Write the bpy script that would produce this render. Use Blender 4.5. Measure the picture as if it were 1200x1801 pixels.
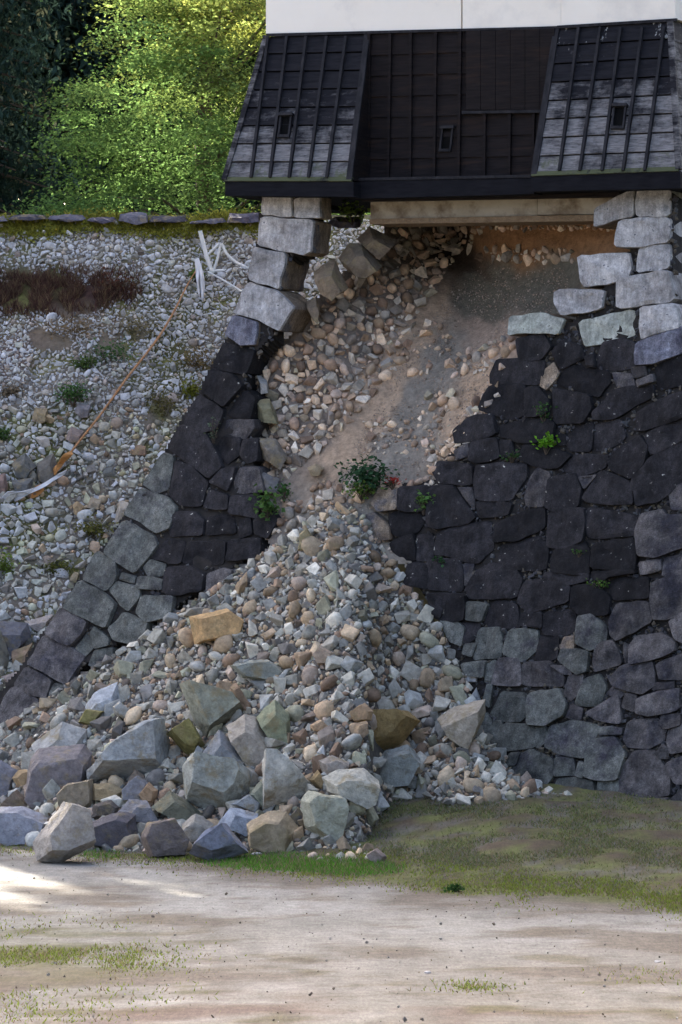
import bpy, bmesh, math, random
import numpy as np
from mathutils import Vector, Matrix, noise as mnoise

random.seed(7); RNG = np.random.default_rng(7)
sc = bpy.context.scene
for o in list(bpy.data.objects): bpy.data.objects.remove(o)

# ------------------------------------------------------------------ camera, sky, sun, exposure
F = 8000.0; HZ = 950.0; CZ = 5.1                 # focal length in photo pixels, horizon row, eye height
cam = bpy.data.cameras.new('camera'); camo = bpy.data.objects.new('camera', cam)
sc.collection.objects.link(camo); sc.camera = camo
cam.sensor_fit = 'VERTICAL'; cam.sensor_height = 36.0; cam.lens = 36.0 * F / 1801.0
cam.shift_y = (HZ - 900.5) / 1801.0; cam.clip_start = 1.0; cam.clip_end = 2000.0
camo.location = (0, 0, CZ); camo.rotation_euler = (math.radians(90), 0, 0)

SUN = Vector((-0.30, 0.85, 0.46)).normalized()    # direction towards the sun: low, behind the turret and its trees
world = bpy.data.worlds.new('World'); sc.world = world; world.use_nodes = True
wn = world.node_tree.nodes; wl = world.node_tree.links
sky = wn.new('ShaderNodeTexSky'); sky.sky_type = 'NISHITA'; sky.sun_disc = False
sky.sun_elevation = math.asin(SUN.z); sky.sun_rotation = math.atan2(SUN.x, SUN.y)
sky.air_density = 0.5; sky.dust_density = 7.0; sky.ozone_density = 0.5
bg = wn['Background']; bg.inputs['Strength'].default_value = 0.15
wl.new(sky.outputs[0], bg.inputs[0])
sl = bpy.data.lights.new('sun', 'SUN'); sl.energy = 4.0; sl.angle = math.radians(0.5); sl.color = (1.0, 0.93, 0.82)
so = bpy.data.objects.new('sun', sl); sc.collection.objects.link(so)
so.rotation_euler = (-SUN).to_track_quat('-Z', 'Y').to_euler(); so.location = (0, 60, 60)
vs = sc.view_settings; vs.view_transform = 'Standard'; vs.look = 'None'; vs.exposure = 2.7; vs.gamma = 1.0
vs.use_curve_mapping = False
sc.cycles.max_bounces = 8; sc.cycles.use_denoising = True

COL = sc.collection
# ------------------------------------------------------------------ helpers
def tag(o, label=None, cat=None, group=None, kind=None):
    if label: o['label'] = label
    if cat: o['category'] = cat
    if group: o['group'] = group
    if kind: o['kind'] = kind
    return o

def link(name, me, mat=None, parent=None):
    o = bpy.data.objects.new(name, me); COL.objects.link(o)
    if mat is not None and me is not None and len(me.materials) == 0: me.materials.append(mat)
    if parent is not None: o.parent = parent
    return o

def empty(name):
    return link(name, None)

def pymesh(name, v, f, smooth=None):
    me = bpy.data.meshes.new(name); me.from_pydata([tuple(p) for p in v], [], [tuple(q) for q in f]); me.update()
    if smooth is not None:
        me.polygons.foreach_set('use_smooth', [True] * len(me.polygons))
        me.set_sharp_from_angle(angle=math.radians(smooth))
    return me

def npmesh(name, V, Fc, colors=None, smooth=False):
    """V (n,3), Fc (m,k) all faces of the same size k"""
    me = bpy.data.meshes.new(name); V = np.asarray(V, np.float32); Fc = np.asarray(Fc, np.int32)
    m, k = Fc.shape
    me.vertices.add(len(V)); me.vertices.foreach_set('co', V.ravel())
    me.loops.add(m * k); me.loops.foreach_set('vertex_index', Fc.ravel())
    me.polygons.add(m); me.polygons.foreach_set('loop_start', np.arange(0, m * k, k, dtype=np.int32))
    me.polygons.foreach_set('use_smooth', np.full(m, smooth, dtype=bool))
    me.update(calc_edges=True); me.validate()
    if colors is not None:
        a = me.attributes.new('col', 'FLOAT_COLOR', 'POINT')
        c = np.ones((len(V), 4), np.float32); c[:, :3] = colors; a.data.foreach_set('color', c.ravel())
    return me

def fbm(x, y, sc_=1.0, seed=0.0, octv=3):
    out = np.zeros(len(x)); amp = 1.0
    for k in range(octv):
        s = sc_ * 2 ** k
        out += amp * np.array([mnoise.noise((a * s + seed, b * s - seed * 1.7, seed + k * 9.1)) for a, b in zip(x, y)])
        amp *= 0.5
    return out

def inpoly(x, y, poly):
    x = np.asarray(x, float); y = np.asarray(y, float); r = np.zeros(x.shape, bool); n = len(poly)
    for i in range(n):
        x0, y0 = poly[i]; x1, y1 = poly[(i + 1) % n]
        if y0 == y1: continue
        c = ((y0 > y) != (y1 > y)) & (x < (x1 - x0) * (y - y0) / (y1 - y0) + x0); r ^= c
    return r

# photo pixel -> ray; every surface below has its own real distance along it
def at(px, py, d):
    px = np.asarray(px, float); py = np.asarray(py, float); d = np.asarray(d, float)
    return np.stack([(px - 600) / F * d, d + 0 * px, CZ + (HZ - py) / F * d], -1)

A24 = math.radians(24.0); SN, CN = math.sin(A24), math.cos(A24)
NV = np.array([-SN, -CN, 0.0])      # outward normal of the rampart's front face (in plan)
UV = np.array([CN, -SN, 0.0])       # along the face, towards the right
ZT = 11.3; Y0 = 82.6                # top of the rampart; distance of its top line straight ahead

def batter(h):
    h = np.asarray(h, float); hc = np.clip(h, 0, 5)
    return np.where(h < 0, 0.12 * h, 0.16 * hc + 0.033 * hc ** 2 + 0.49 * np.clip(h - 5, 0, None))

def face_d(px, py):
    px = np.asarray(px, float); py = np.asarray(py, float)
    lo = np.full(np.broadcast(px, py).shape, 55.0); hi = lo + 60
    for _ in range(40):
        m = (lo + hi) / 2; P = at(px, py, m)
        s = -SN * P[..., 0] - CN * (P[..., 1] - Y0)
        g = s - batter(ZT - P[..., 2])
        lo = np.where(g > 0, m, lo); hi = np.where(g > 0, hi, m)
    return (lo + hi) / 2

def face(px, py):
    return at(px, py, face_d(px, py))

def plane_pt(px, py, s):             # point on the vertical plane s metres in front of the rampart's top line
    rx = (px - 600) / F
    d = (CN * Y0 - s) / (SN * rx + CN)
    return at(px, py, d)

# ------------------------------------------------------------------ materials
def nodes(m):
    m.use_nodes = True; nt = m.node_tree
    return nt, nt.nodes, nt.links, nt.nodes['Principled BSDF']

def noise_tex(nt, vec, scale, detail=5, rough=0.6):
    n = nt.nodes.new('ShaderNodeTexNoise'); n.inputs['Scale'].default_value = scale
    n.inputs['Detail'].default_value = detail; n.inputs['Roughness'].default_value = rough
    nt.links.new(vec, n.inputs['Vector']); return n.outputs['Fac']

def ramp(nt, fac, a, b, ca=(0, 0, 0), cb=(1, 1, 1)):
    r = nt.nodes.new('ShaderNodeValToRGB'); nt.links.new(fac, r.inputs[0])
    r.color_ramp.elements[0].position = a; r.color_ramp.elements[1].position = b
    r.color_ramp.elements[0].color = (*ca, 1); r.color_ramp.elements[1].color = (*cb, 1)
    return r.outputs[0]

def mixc(nt, fac, a, b, mode='MIX'):
    m = nt.nodes.new('ShaderNodeMix'); m.data_type = 'RGBA'; m.blend_type = mode
    for sock, v in ((m.inputs[0], fac), (m.inputs[6], a), (m.inputs[7], b)):
        if isinstance(v, (int, float)): sock.default_value = v
        elif isinstance(v, tuple): sock.default_value = (*v, 1)
        else: nt.links.new(v, sock)
    return m.outputs[2]

def pos(nt, stretch=(1, 1, 1)):
    g = nt.nodes.new('ShaderNodeNewGeometry'); mp = nt.nodes.new('ShaderNodeMapping')
    mp.inputs['Scale'].default_value = stretch; nt.links.new(g.outputs['Position'], mp.inputs['Vector'])
    return mp.outputs['Vector']

def bump(nt, bsdf, h, strength=0.5, dist=0.03):
    b = nt.nodes.new('ShaderNodeBump'); b.inputs['Strength'].default_value = strength
    b.inputs['Distance'].default_value = dist; nt.links.new(h, b.inputs['Height'])
    nt.links.new(b.outputs[0], bsdf.inputs['Normal'])

def objrand(nt, lo, hi):
    oi = nt.nodes.new('ShaderNodeObjectInfo'); mr = nt.nodes.new('ShaderNodeMapRange')
    mr.inputs['To Min'].default_value = lo; mr.inputs['To Max'].default_value = hi
    nt.links.new(oi.outputs['Random'], mr.inputs['Value']); return mr.outputs[0]

def mat_stone(name, c1, c2, scale=2.5, stretch=(1, 1, 1), speck=None, thr=0.66, var=(0.75, 1.3), bstr=0.6, rough=0.9,
              patch=None, pscale=1.3, pr=(0.5, 0.62), bscale=14, grain=0.7):
    m = bpy.data.materials.new(name); nt, N, L, b = nodes(m)
    v = pos(nt, stretch); v0 = pos(nt)
    f = noise_tex(nt, v, scale, 6, 0.65)
    c = mixc(nt, ramp(nt, f, 0.33, 0.68), c1, c2)
    if patch:
        c = mixc(nt, ramp(nt, noise_tex(nt, v0, pscale, 5, 0.7), *pr), c, patch)
    if speck:
        c = mixc(nt, ramp(nt, noise_tex(nt, v0, 11.0, 3, 0.5), thr, thr + 0.05), c, speck)
    c = mixc(nt, 1.0, c, ramp(nt, objrand(nt, 0, 1), 0, 1, (var[0],) * 3, (var[1],) * 3), 'MULTIPLY')
    fine = noise_tex(nt, v0, bscale * 3, 4, 0.7)
    c = mixc(nt, grain, c, ramp(nt, fine, 0.3, 0.7, (0.35,) * 3, (1.7,) * 3), 'MULTIPLY')
    mid = noise_tex(nt, v0, 5.5, 6, 0.75); c = mixc(nt, 0.8, c, ramp(nt, mid, 0.34, 0.66, (0.5,) * 3, (1.5,) * 3), 'MULTIPLY')
    stk = noise_tex(nt, pos(nt, (7, 7, 0.7)), 2.0, 6, 0.7); c = mixc(nt, 0.6, c, ramp(nt, stk, 0.32, 0.68, (0.5,) * 3, (1.5,) * 3), 'MULTIPLY')
    L.new(c, b.inputs['Base Color']); b.inputs['Roughness'].default_value = rough
    b.inputs['Specular IOR Level'].default_value = 0.25
    bump(nt, b, noise_tex(nt, v0, bscale, 8, 0.7), bstr, 0.05)
    return m

def mat_rock(name, use_obj, rough=0.85, bs=0.6, pt=(0.56, 0.75), pk=0.55, pc=(0.24, 0.20, 0.10)):
    """loose stone: its own colour comes with the stone (object colour or a colour stored per stone), grain on top"""
    m = bpy.data.materials.new(name); nt, N, L, b = nodes(m); v0 = pos(nt)
    if use_obj:
        src = N.new('ShaderNodeObjectInfo').outputs['Color']
    else:
        a = N.new('ShaderNodeAttribute'); a.attribute_name = 'col'; src = a.outputs['Color']
    c = mixc(nt, 0.85, src, ramp(nt, noise_tex(nt, v0, 8, 8, 0.75), 0.3, 0.72, (0.45,) * 3, (1.5,) * 3), 'MULTIPLY')
    c = mixc(nt, ramp(nt, noise_tex(nt, v0, 3.1, 5, 0.7), pt[0], pt[1], (0, 0, 0), (pk,) * 3), c, pc)
    L.new(c, b.inputs['Base Color']); b.inputs['Roughness'].default_value = rough
    b.inputs['Specular IOR Level'].default_value = 0.25
    bump(nt, b, noise_tex(nt, v0, 16, 8, 0.7), bs, 0.035 if bs < 0.7 else 0.07)
    return m

def mat_plain(name, c1, c2, scale=3, stretch=(1, 1, 1), rough=0.85, bstr=0.3, bscale=30, patch=None, pscale=1.5, pr=(0.5, 0.65), var=(1, 1), spec=0.25, bdist=0.02):
    m = bpy.data.materials.new(name); nt, N, L, b = nodes(m)
    v = pos(nt, stretch); v0 = pos(nt)
    c = mixc(nt, ramp(nt, noise_tex(nt, v, scale, 6, 0.65), 0.3, 0.7), c1, c2)
    if patch: c = mixc(nt, ramp(nt, noise_tex(nt, v, pscale, 5, 0.65), *pr), c, patch)
    if var != (1, 1):
        c = mixc(nt, 1.0, c, ramp(nt, objrand(nt, 0, 1), 0, 1, (var[0],) * 3, (var[1],) * 3), 'MULTIPLY')
    L.new(c, b.inputs['Base Color']); b.inputs['Roughness'].default_value = rough
    b.inputs['Specular IOR Level'].default_value = spec
    bump(nt, b, noise_tex(nt, v, bscale, 6, 0.65), bstr, bdist)
    return m

def mat_attr(name, scale=8, lo=0.6, hi=1.35, bstr=0.5, bscale=25, bdist=0.04, rough=0.95, speck=False):
    m = bpy.data.materials.new(name); nt, N, L, b = nodes(m); v0 = pos(nt)
    a = N.new('ShaderNodeAttribute'); a.attribute_name = 'col'
    c = mixc(nt, 0.8, a.outputs['Color'], ramp(nt, noise_tex(nt, v0, scale, 8, 0.7), 0.28, 0.72, (lo,) * 3, (hi,) * 3), 'MULTIPLY')
    if speck:
        c = mixc(nt, 0.8, c, ramp(nt, noise_tex(nt, pos(nt, (1, 0.15, 1)), 30, 4, 0.8), 0.3, 0.7, (0.7,) * 3, (1.3,) * 3), 'MULTIPLY')
        c = mixc(nt, ramp(nt, noise_tex(nt, pos(nt, (1, 0.5, 1)), 14, 3, 0.7), 0.68, 0.74, (0, 0, 0), (0.6,) * 3), c, (0.13, 0.10, 0.08))
        c = mixc(nt, 0.7, c, ramp(nt, noise_tex(nt, pos(nt, (1, 0.2, 1)), 1.6, 8, 0.75), 0.35, 0.65, (0.72,) * 3, (1.18,) * 3), 'MULTIPLY')
    L.new(c, b.inputs['Base Color']); b.inputs['Roughness'].default_value = rough
    b.inputs['Specular IOR Level'].default_value = 0.15
    bump(nt, b, noise_tex(nt, v0, bscale, 8, 0.75), bstr, bdist)
    return m

def mat_leaf(name, trans=0.45):
    m = bpy.data.materials.new(name); nt, N, L, b = nodes(m); N.remove(b)
    a = N.new('ShaderNodeAttribute'); a.attribute_name = 'col'
    d = N.new('ShaderNodeBsdfDiffuse'); t = N.new('ShaderNodeBsdfTranslucent'); mx = N.new('ShaderNodeMixShader')
    L.new(a.outputs['Color'], d.inputs[0]); L.new(a.outputs['Color'], t.inputs[0])
    mx.inputs[0].default_value = trans
    L.new(d.outputs[0], mx.inputs[1]); L.new(t.outputs[0], mx.inputs[2])
    L.new(mx.outputs[0], N['Material Output'].inputs[0]); return m

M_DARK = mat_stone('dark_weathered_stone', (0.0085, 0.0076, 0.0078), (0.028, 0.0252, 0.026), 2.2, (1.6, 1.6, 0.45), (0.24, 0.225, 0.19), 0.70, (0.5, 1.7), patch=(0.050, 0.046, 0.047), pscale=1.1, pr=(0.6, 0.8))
M_GREY = mat_stone('grey_green_stone', (0.078, 0.080, 0.068), (0.165, 0.166, 0.143), 2.4, (1, 1, 0.8), (0.02, 0.02, 0.02), 0.70, (0.65, 1.15), patch=(0.045, 0.042, 0.05), pscale=1.0, pr=(0.52, 0.66))
M_PURP = mat_stone('purple_grey_stone', (0.050, 0.044, 0.042), (0.125, 0.112, 0.104), 2.4, (1.3, 1.3, 0.6), (0.18, 0.17, 0.155), 0.73, (0.65, 1.3), patch=(0.035, 0.033, 0.04), pscale=1.3, pr=(0.5, 0.65))
M_LIGHT = mat_stone('pale_cut_stone', (0.32, 0.302, 0.282), (0.47, 0.445, 0.415), 2.0, (1, 1, 1), (0.10, 0.10, 0.11), 0.67, (0.82, 1.12), bstr=0.6, patch=(0.17, 0.15, 0.135), pscale=0.9, pr=(0.48, 0.74), grain=0.35)
M_LIGHTG = mat_stone('pale_greenish_stone', (0.29, 0.30, 0.245), (0.42, 0.42, 0.36), 2.0, (1, 1, 0.6), (0.12, 0.12, 0.10), 0.68, (0.9, 1.1), bstr=0.6, grain=0.35)
M_PART = mat_stone('stained_cut_stone', (0.06, 0.055, 0.07), (0.22, 0.22, 0.25), 1.6, (2.5, 2.5, 0.35), None, 0.7, (0.9, 1.1))
M_BROWN = mat_stone('broken_brown_stone', (0.16, 0.115, 0.075), (0.30, 0.235, 0.165), 2.0, (1, 1, 1), (0.06, 0.05, 0.04), 0.68, (0.8, 1.15), patch=(0.12, 0.11, 0.11), pscale=1.5)
M_CORE = mat_plain('joint_earth', (0.012, 0.011, 0.010), (0.042, 0.036, 0.031), 5, rough=1, bstr=0.6)
M_ROCKO = mat_rock('loose_stone', True); M_ROCKA = mat_rock('rubble_stone', False); M_BOULD = mat_rock('boulder_stone', True, 0.85, 0.85, (0.52, 0.66), 0.7, (0.30, 0.235, 0.12))
M_EARTH = mat_attr('slope_earth', 9, 0.5, 1.5, 0.9, 22, 0.07)
M_GROUND = mat_attr('trodden_sand', 4, 0.66, 1.28, 0.6, 26, 0.03, speck=True)
M_LEAF = mat_leaf('leaf', 0.42); M_CONLEAF = mat_leaf('needle', 0.15); M_GRASS = mat_leaf('grass_blade', 0.3)
M_BARK = mat_plain('bark', (0.05, 0.035, 0.025), (0.11, 0.085, 0.06), 6, (3, 3, 0.6), bstr=0.8)
M_PLASTER = mat_plain('white_plaster', (0.87, 0.79, 0.66), (0.91, 0.84, 0.72), 0.8, rough=0.9, bstr=0.06, bscale=40, patch=(0.72, 0.66, 0.57), pscale=0.9, pr=(0.55, 0.8))
M_CONC = mat_plain('cream_concrete', (0.28, 0.235, 0.165), (0.42, 0.365, 0.27), 1.2, (1, 1, 1), rough=0.9, bstr=0.3, var=(0.9, 1.15), patch=(0.15, 0.11, 0.07), pscale=2.2, pr=(0.46, 0.66))
M_WOODB = mat_plain('black_beam', (0.007, 0.007, 0.009), (0.016, 0.016, 0.019), 3, (1, 1, 6), rough=0.8, bstr=0.25, spec=0.06)
M_WOODM = mat_plain('brown_black_board', (0.008, 0.0068, 0.007), (0.022, 0.0175, 0.017), 2.2, (1.2, 1.2, 14), rough=0.6, bstr=0.35, patch=(0.036, 0.022, 0.016), pscale=0.9, pr=(0.52, 0.78), spec=0.06)
M_BATTEN = mat_plain('black_batten', (0.009, 0.009, 0.011), (0.036, 0.034, 0.036), 3, (3, 3, 1), rough=0.7, bstr=0.3, spec=0.12)

def mat_weathered():
    """black lacquered boards: bare silvery wood where the lacquer is gone (row by row down the slope), algae at the foot"""
    m = bpy.data.materials.new('weathered_board'); nt, N, L, b = nodes(m)
    v = pos(nt, (1.0, 1.0, 9.0)); v0 = pos(nt)
    base = mixc(nt, ramp(nt, noise_tex(nt, v, 2.5, 6, 0.7), 0.3, 0.7), (0.007, 0.007, 0.009), (0.024, 0.023, 0.026))
    a = N.new('ShaderNodeAttribute'); a.attribute_name = 'col'
    sep = N.new('ShaderNodeSeparateColor'); L.new(a.outputs['Color'], sep.inputs[0])
    def worn(chan, vec, scale, k):
        ad = N.new('ShaderNodeMath'); ad.operation = 'ADD'
        n2_ = N.new('ShaderNodeMath'); n2_.operation = 'MULTIPLY_ADD'; n2_.inputs[1].default_value = 1.1; L.new(noise_tex(nt, v0, 1.9, 5, 0.7), n2_.inputs[0])
        n3_ = N.new('ShaderNodeMath'); n3_.operation = 'SUBTRACT'; n3_.inputs[1].default_value = 0.55; L.new(noise_tex(nt, vec, scale, 8, 0.72), n3_.inputs[0])
        L.new(n3_.outputs[0], n2_.inputs[2]); L.new(n2_.outputs[0], ad.inputs[0])
        ml = N.new('ShaderNodeMath'); ml.operation = 'MULTIPLY_ADD'; ml.inputs[1].default_value = k; ml.inputs[2].default_value = -k / 2
        L.new(sep.outputs[chan], ml.inputs[0]); L.new(ml.outputs[0], ad.inputs[1]); return ad.outputs[0]
    c = mixc(nt, ramp(nt, worn(0, pos(nt, (1.0, 1.0, 5.0)), 1.6, 0.6), 0.48, 0.80), base, mixc(nt, ramp(nt, noise_tex(nt, v, 5, 6, 0.7), 0.3, 0.7), (0.07, 0.068, 0.068), (0.30, 0.285, 0.275)))
    c = mixc(nt, ramp(nt, worn(1, v0, 3.0, 0.8), 0.62, 0.80), c, (0.085, 0.095, 0.05))
    vs_ = pos(nt, (14, 14, 3.2))
    c = mixc(nt, ramp(nt, worn(2, vs_, 1.0, 0.5), 0.89, 0.95), c, (0.38, 0.37, 0.34))
    L.new(c, b.inputs['Base Color']); b.inputs['Roughness'].default_value = 0.7
    b.inputs['Specular IOR Level'].default_value = 0.1
    bump(nt, b, noise_tex(nt, v, 9, 6, 0.7), 0.35, 0.02); return m
M_WEATH = mat_weathered()
def mat_flat(name, c, rough=0.5, spec=0.4):
    return mat_plain(name, tuple(x * 0.8 for x in c), c, 6, rough=rough, bstr=0.15, spec=spec)
M_PIPE = mat_flat('white_pipe_paint', (0.75, 0.75, 0.72), 0.35)
M_CLOTH = mat_flat('white_sheeting', (0.72, 0.72, 0.73), 0.8)
M_ORANGE = mat_plain('orange_rope_fibre', (0.33, 0.14, 0.045), (0.46, 0.27, 0.14), 14, rough=0.7, bstr=0.5, bscale=60)
M_ORNET = mat_flat('orange_netting', (0.52, 0.24, 0.07), 0.7)
M_SHADE = mat_flat('shade_black', (0.004, 0.004, 0.004), 0.9, 0.1)  # near-black paint standing for shade in loopholes and plank gaps

# ------------------------------------------------------------------ the ground
EX = np.array([-40, -6.0, -1.8, 0.4, 1.64, 3.0, 4.7, 9.0, 40.0]); EY = np.array([92, 76, 71.6, 68.2, 65.8, 64.2, 62.8, 60.0, 50.0])
BX = np.array([-40, 2.0, 2.4, 5.64, 40.0]); BY = np.array([96, 77.0, 76.8, 75.2, 60.0])
def bank_z(X, Y):
    e = np.interp(X, EX, EY); b = np.interp(X, BX, BY)
    zb = np.interp(X, [-8, -2.5, 0.5, 2.4, 5.6, 12], [0.1, 0.25, 0.9, 1.06, 0.78, 0.5])
    t = np.clip((Y - e) / np.maximum(b - e, 1.0), 0, 1.12)
    return zb * (0.30 * t + 0.70 * t ** 1.6)

def ground_d(px, py):                # distance at which the ray meets the ground
    d = np.full(np.shape(px), 60.0)
    for _ in range(36):
        P = at(px, py, d); z = bank_z(P[..., 0], P[..., 1])
        slope = (HZ - np.asarray(py, float)) / F
        d = 0.6 * d + 0.4 * np.clip((z - CZ) / slope, 20, 110)
    return d

def build_ground():
    xs = np.unique(np.concatenate([np.linspace(-400, -12, 14), np.arange(-12, 12.01, 0.14), np.linspace(12, 400, 14)]))
    ys = np.unique(np.concatenate([np.linspace(-200, 40, 16), np.arange(40, 82, 0.2), np.linspace(82, 400, 14)]))
    X, Y = np.meshgrid(xs, ys); x = X.ravel(); y = Y.ravel()
    near = (abs(x) < 13) & (y > 38) & (y < 84)
    n1 = np.zeros(len(x)); n2 = n1.copy(); n3 = n1.copy()
    n1[near] = fbm(x[near], y[near], 0.35, 3.0, 4); n2[near] = fbm(x[near], y[near], 0.9, 11.0, 4); n3[near] = fbm(x[near], y[near], 0.22, 23.0, 3)
    z = bank_z(x, y) + 0.02 * n1 + 0.07 * n2 * np.clip(bank_z(x, y) * 4, 0, 1)
    n4 = np.zeros(len(x)); n4[near] = fbm(x[near], y[near] * .6, 2.4, 41.0, 3)
    e = np.interp(x, EX, EY)
    sand = np.array([0.325, 0.308, 0.272]); pale = np.array([0.415, 0.40, 0.365]); brown = np.array([0.19, 0.155, 0.12])
    moss = np.array([0.15, 0.145, 0.06]); bsoil = np.array([0.115, 0.085, 0.062]); bgreen = np.array([0.165, 0.175, 0.065])
    c = np.tile(sand, (len(x), 1))
    def blend(c, col, w): w = np.clip(w, 0, 1)[:, None]; return c * (1 - w) + col * w
    c = blend(c, pale, 0.5 + 1.2 * n3 - np.clip((58 - y) / 14, 0, 1) * 0.55)
    c = blend(c, brown, np.clip((n1 - 0.08) * 2.4, 0, 0.75)); c = blend(c, brown * 1.2, np.clip((n2 - 0.22) * 2.2, 0, 0.6))
    c = blend(c, brown, np.clip((59 - y) / 12, 0, 1) * (0.5 + 0.7 * n2)); c = blend(c, np.array([0.20, 0.12, 0.10]), np.clip((54 - y) / 6, 0, 1) * np.clip(n1 * 1.4, 0, .5))
    c = blend(c, moss, np.clip((n2 - 0.30) * 2.0, 0, 0.6) * np.clip((60 - y) / 10, 0, 1))
    g1 = np.exp(-(((x + 4.0) / 1.5) ** 2 + ((y - 56.0) / 4.0) ** 2)); c = blend(c, moss, g1 * (0.75 + 1.3 * n2))
    edge = (y - e) / 1.6 + 0.9 * n1 + 0.6 * n2
    c = blend(c, brown, np.clip(edge + 1.3, 0, 1) * 0.75)
    c = blend(c, bgreen, np.clip(edge + 0.2, 0, 1))
    c = blend(c, bsoil, np.clip(edge - 0.6, 0, 1) * np.clip(0.55 + 0.5 * n2 + 1.3 * n4, 0, 0.95)); c = blend(c, np.array([0.20, 0.20, 0.17]), np.clip(edge - 0.8, 0, 1) * np.clip(n4 * 1.5 - n2, 0, .5))
    c = c * np.array([0.70, 0.70, 0.685]) * np.where(bank_z(x, y) > 0.04, 1.2, 1.0)[:, None]
    nx, ny = len(xs), len(ys); i = np.arange(nx - 1)[None, :] + nx * np.arange(ny - 1)[:, None]; i = i.ravel()
    me = npmesh('ground', np.stack([x, y, z], 1), np.stack([i, i + 1, i + nx + 1, i + nx], 1), c, True)
    tag(link('ground', me, M_GROUND), 'pale trodden sand path and grassy bank below the wall', 'ground', kind='structure')
build_ground()

# ------------------------------------------------------------------ stones, rocks (builders)
def rock_hull(rnd, n=13, flat=0.75):
    bm = bmesh.new()
    cs = [(i, j, k) for i in (-1, 1) for j in (-1, 1) for k in (-1, 1)]; rnd.shuffle(cs); cs = cs[:8 - rnd.choice([0, 1, 1, 2])]
    sy_, sz_ = rnd.uniform(0.6, 0.95), rnd.uniform(0.4, 0.8)
    for c_ in cs + [tuple(rnd.uniform(-1, 1) for _ in range(3)) for _ in range(2)]:
        v = Vector(c_) * 0.66 + Vector((rnd.uniform(-.28, .28), rnd.uniform(-.28, .28), rnd.uniform(-.28, .28)))
        bm.verts.new((v.x, v.y * sy_, v.z * sz_))
    r = bmesh.ops.convex_hull(bm, input=bm.verts)
    bmesh.ops.delete(bm, geom=[g for g in r['geom_interior'] if isinstance(g, bmesh.types.BMVert)], context='VERTS')
    bmesh.ops.bevel(bm, geom=bm.edges[:], offset=0.045, segments=1, affect='EDGES', clamp_overlap=True)
    bmesh.ops.triangulate(bm, faces=bm.faces[:])
    v = np.array([q.co for q in bm.verts]); bm.verts.index_update(); f = np.array([[q.index for q in p.verts] for p in bm.faces]); bm.free()
    return v, f, False

def rock_round(rnd):
    bm = bmesh.new(); bmesh.ops.create_icosphere(bm, subdivisions=2, radius=1.0)
    s = rnd.uniform(0, 100); sx, sy, sz = 1.0, rnd.uniform(0.7, 0.95), rnd.uniform(0.5, 0.8)
    for q in bm.verts:
        k = 1 + 0.30 * mnoise.noise(q.co * 1.3 + Vector((s, s, s)))
        q.co = Vector((q.co.x * sx, q.co.y * sy, q.co.z * sz)) * k
    v = np.array([q.co for q in bm.verts]); bm.verts.index_update(); f = np.array([[q.index for q in p.verts] for p in bm.faces]); bm.free()
    return v, f, True

rnd0 = random.Random(3)
ANG = [rock_hull(rnd0) for _ in range(18)]
RND = [rock_round(rnd0) for _ in range(8)]

def rotmats(n, rng, tilt=1.0):
    q = rng.normal(size=(n, 4)); q /= np.linalg.norm(q, axis=1)[:, None]
    w, x, y, z = q.T
    return np.stack([np.stack([1 - 2 * (y * y + z * z), 2 * (x * y - z * w), 2 * (x * z + y * w)], -1),
                     np.stack([2 * (x * y + z * w), 1 - 2 * (x * x + z * z), 2 * (y * z - x * w)], -1),
                     np.stack([2 * (x * z - y * w), 2 * (y * z + x * w), 1 - 2 * (x * x + y * y)], -1)], 1)

def rocks_mesh(name, P, R, rounded, colors, rng):
    """one mesh of many loose stones: centres P, radii R, kind, colour of each"""
    Vs, Fs, Cs, Sm, base = [], [], [], [], 0
    M = rotmats(len(P), rng)
    pick = rng.integers(0, 1000, len(P))
    for k, protos in ((False, ANG), (True, RND)):
        for j, (v, f, s) in enumerate(protos):
            idx = np.where((rounded == k) & (pick % len(protos) == j))[0]
            if not len(idx): continue
            vv = np.einsum('nij,vj->nvi', M[idx], v) * R[idx][:, None, None] + P[idx][:, None, :]
            n = len(v); off = base + np.arange(len(idx)) * n
            Fs.append((f[None] + off[:, None, None]).reshape(-1, 3)); Vs.append(vv.reshape(-1, 3))
            Cs.append(np.repeat(colors[idx], n, axis=0)); Sm.append(np.full(len(idx) * len(f), s)); base += n * len(idx)
    me = npmesh(name, np.concatenate(Vs), np.concatenate(Fs), np.concatenate(Cs))
    sm = np.concatenate(Sm)
    if len(sm) == len(me.polygons): me.polygons.foreach_set('use_smooth', sm)
    return me

ROCKMESH = []
for k, (v, f, s) in enumerate(ANG + RND):
    me = npmesh('cobble', v, f, smooth=s); me.materials.append(M_ROCKO); ROCKMESH.append(me)

GREYS = [(0.27, 0.275, 0.25), (0.36, 0.355, 0.32), (0.22, 0.225, 0.215), (0.25, 0.265, 0.265), (0.42, 0.415, 0.375), (0.28, 0.285, 0.22), (0.17, 0.165, 0.16), (0.32, 0.32, 0.29)]
TANS = [(0.38, 0.28, 0.175), (0.32, 0.23, 0.145), (0.43, 0.335, 0.22), (0.24, 0.165, 0.11), (0.35, 0.275, 0.21)]

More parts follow.
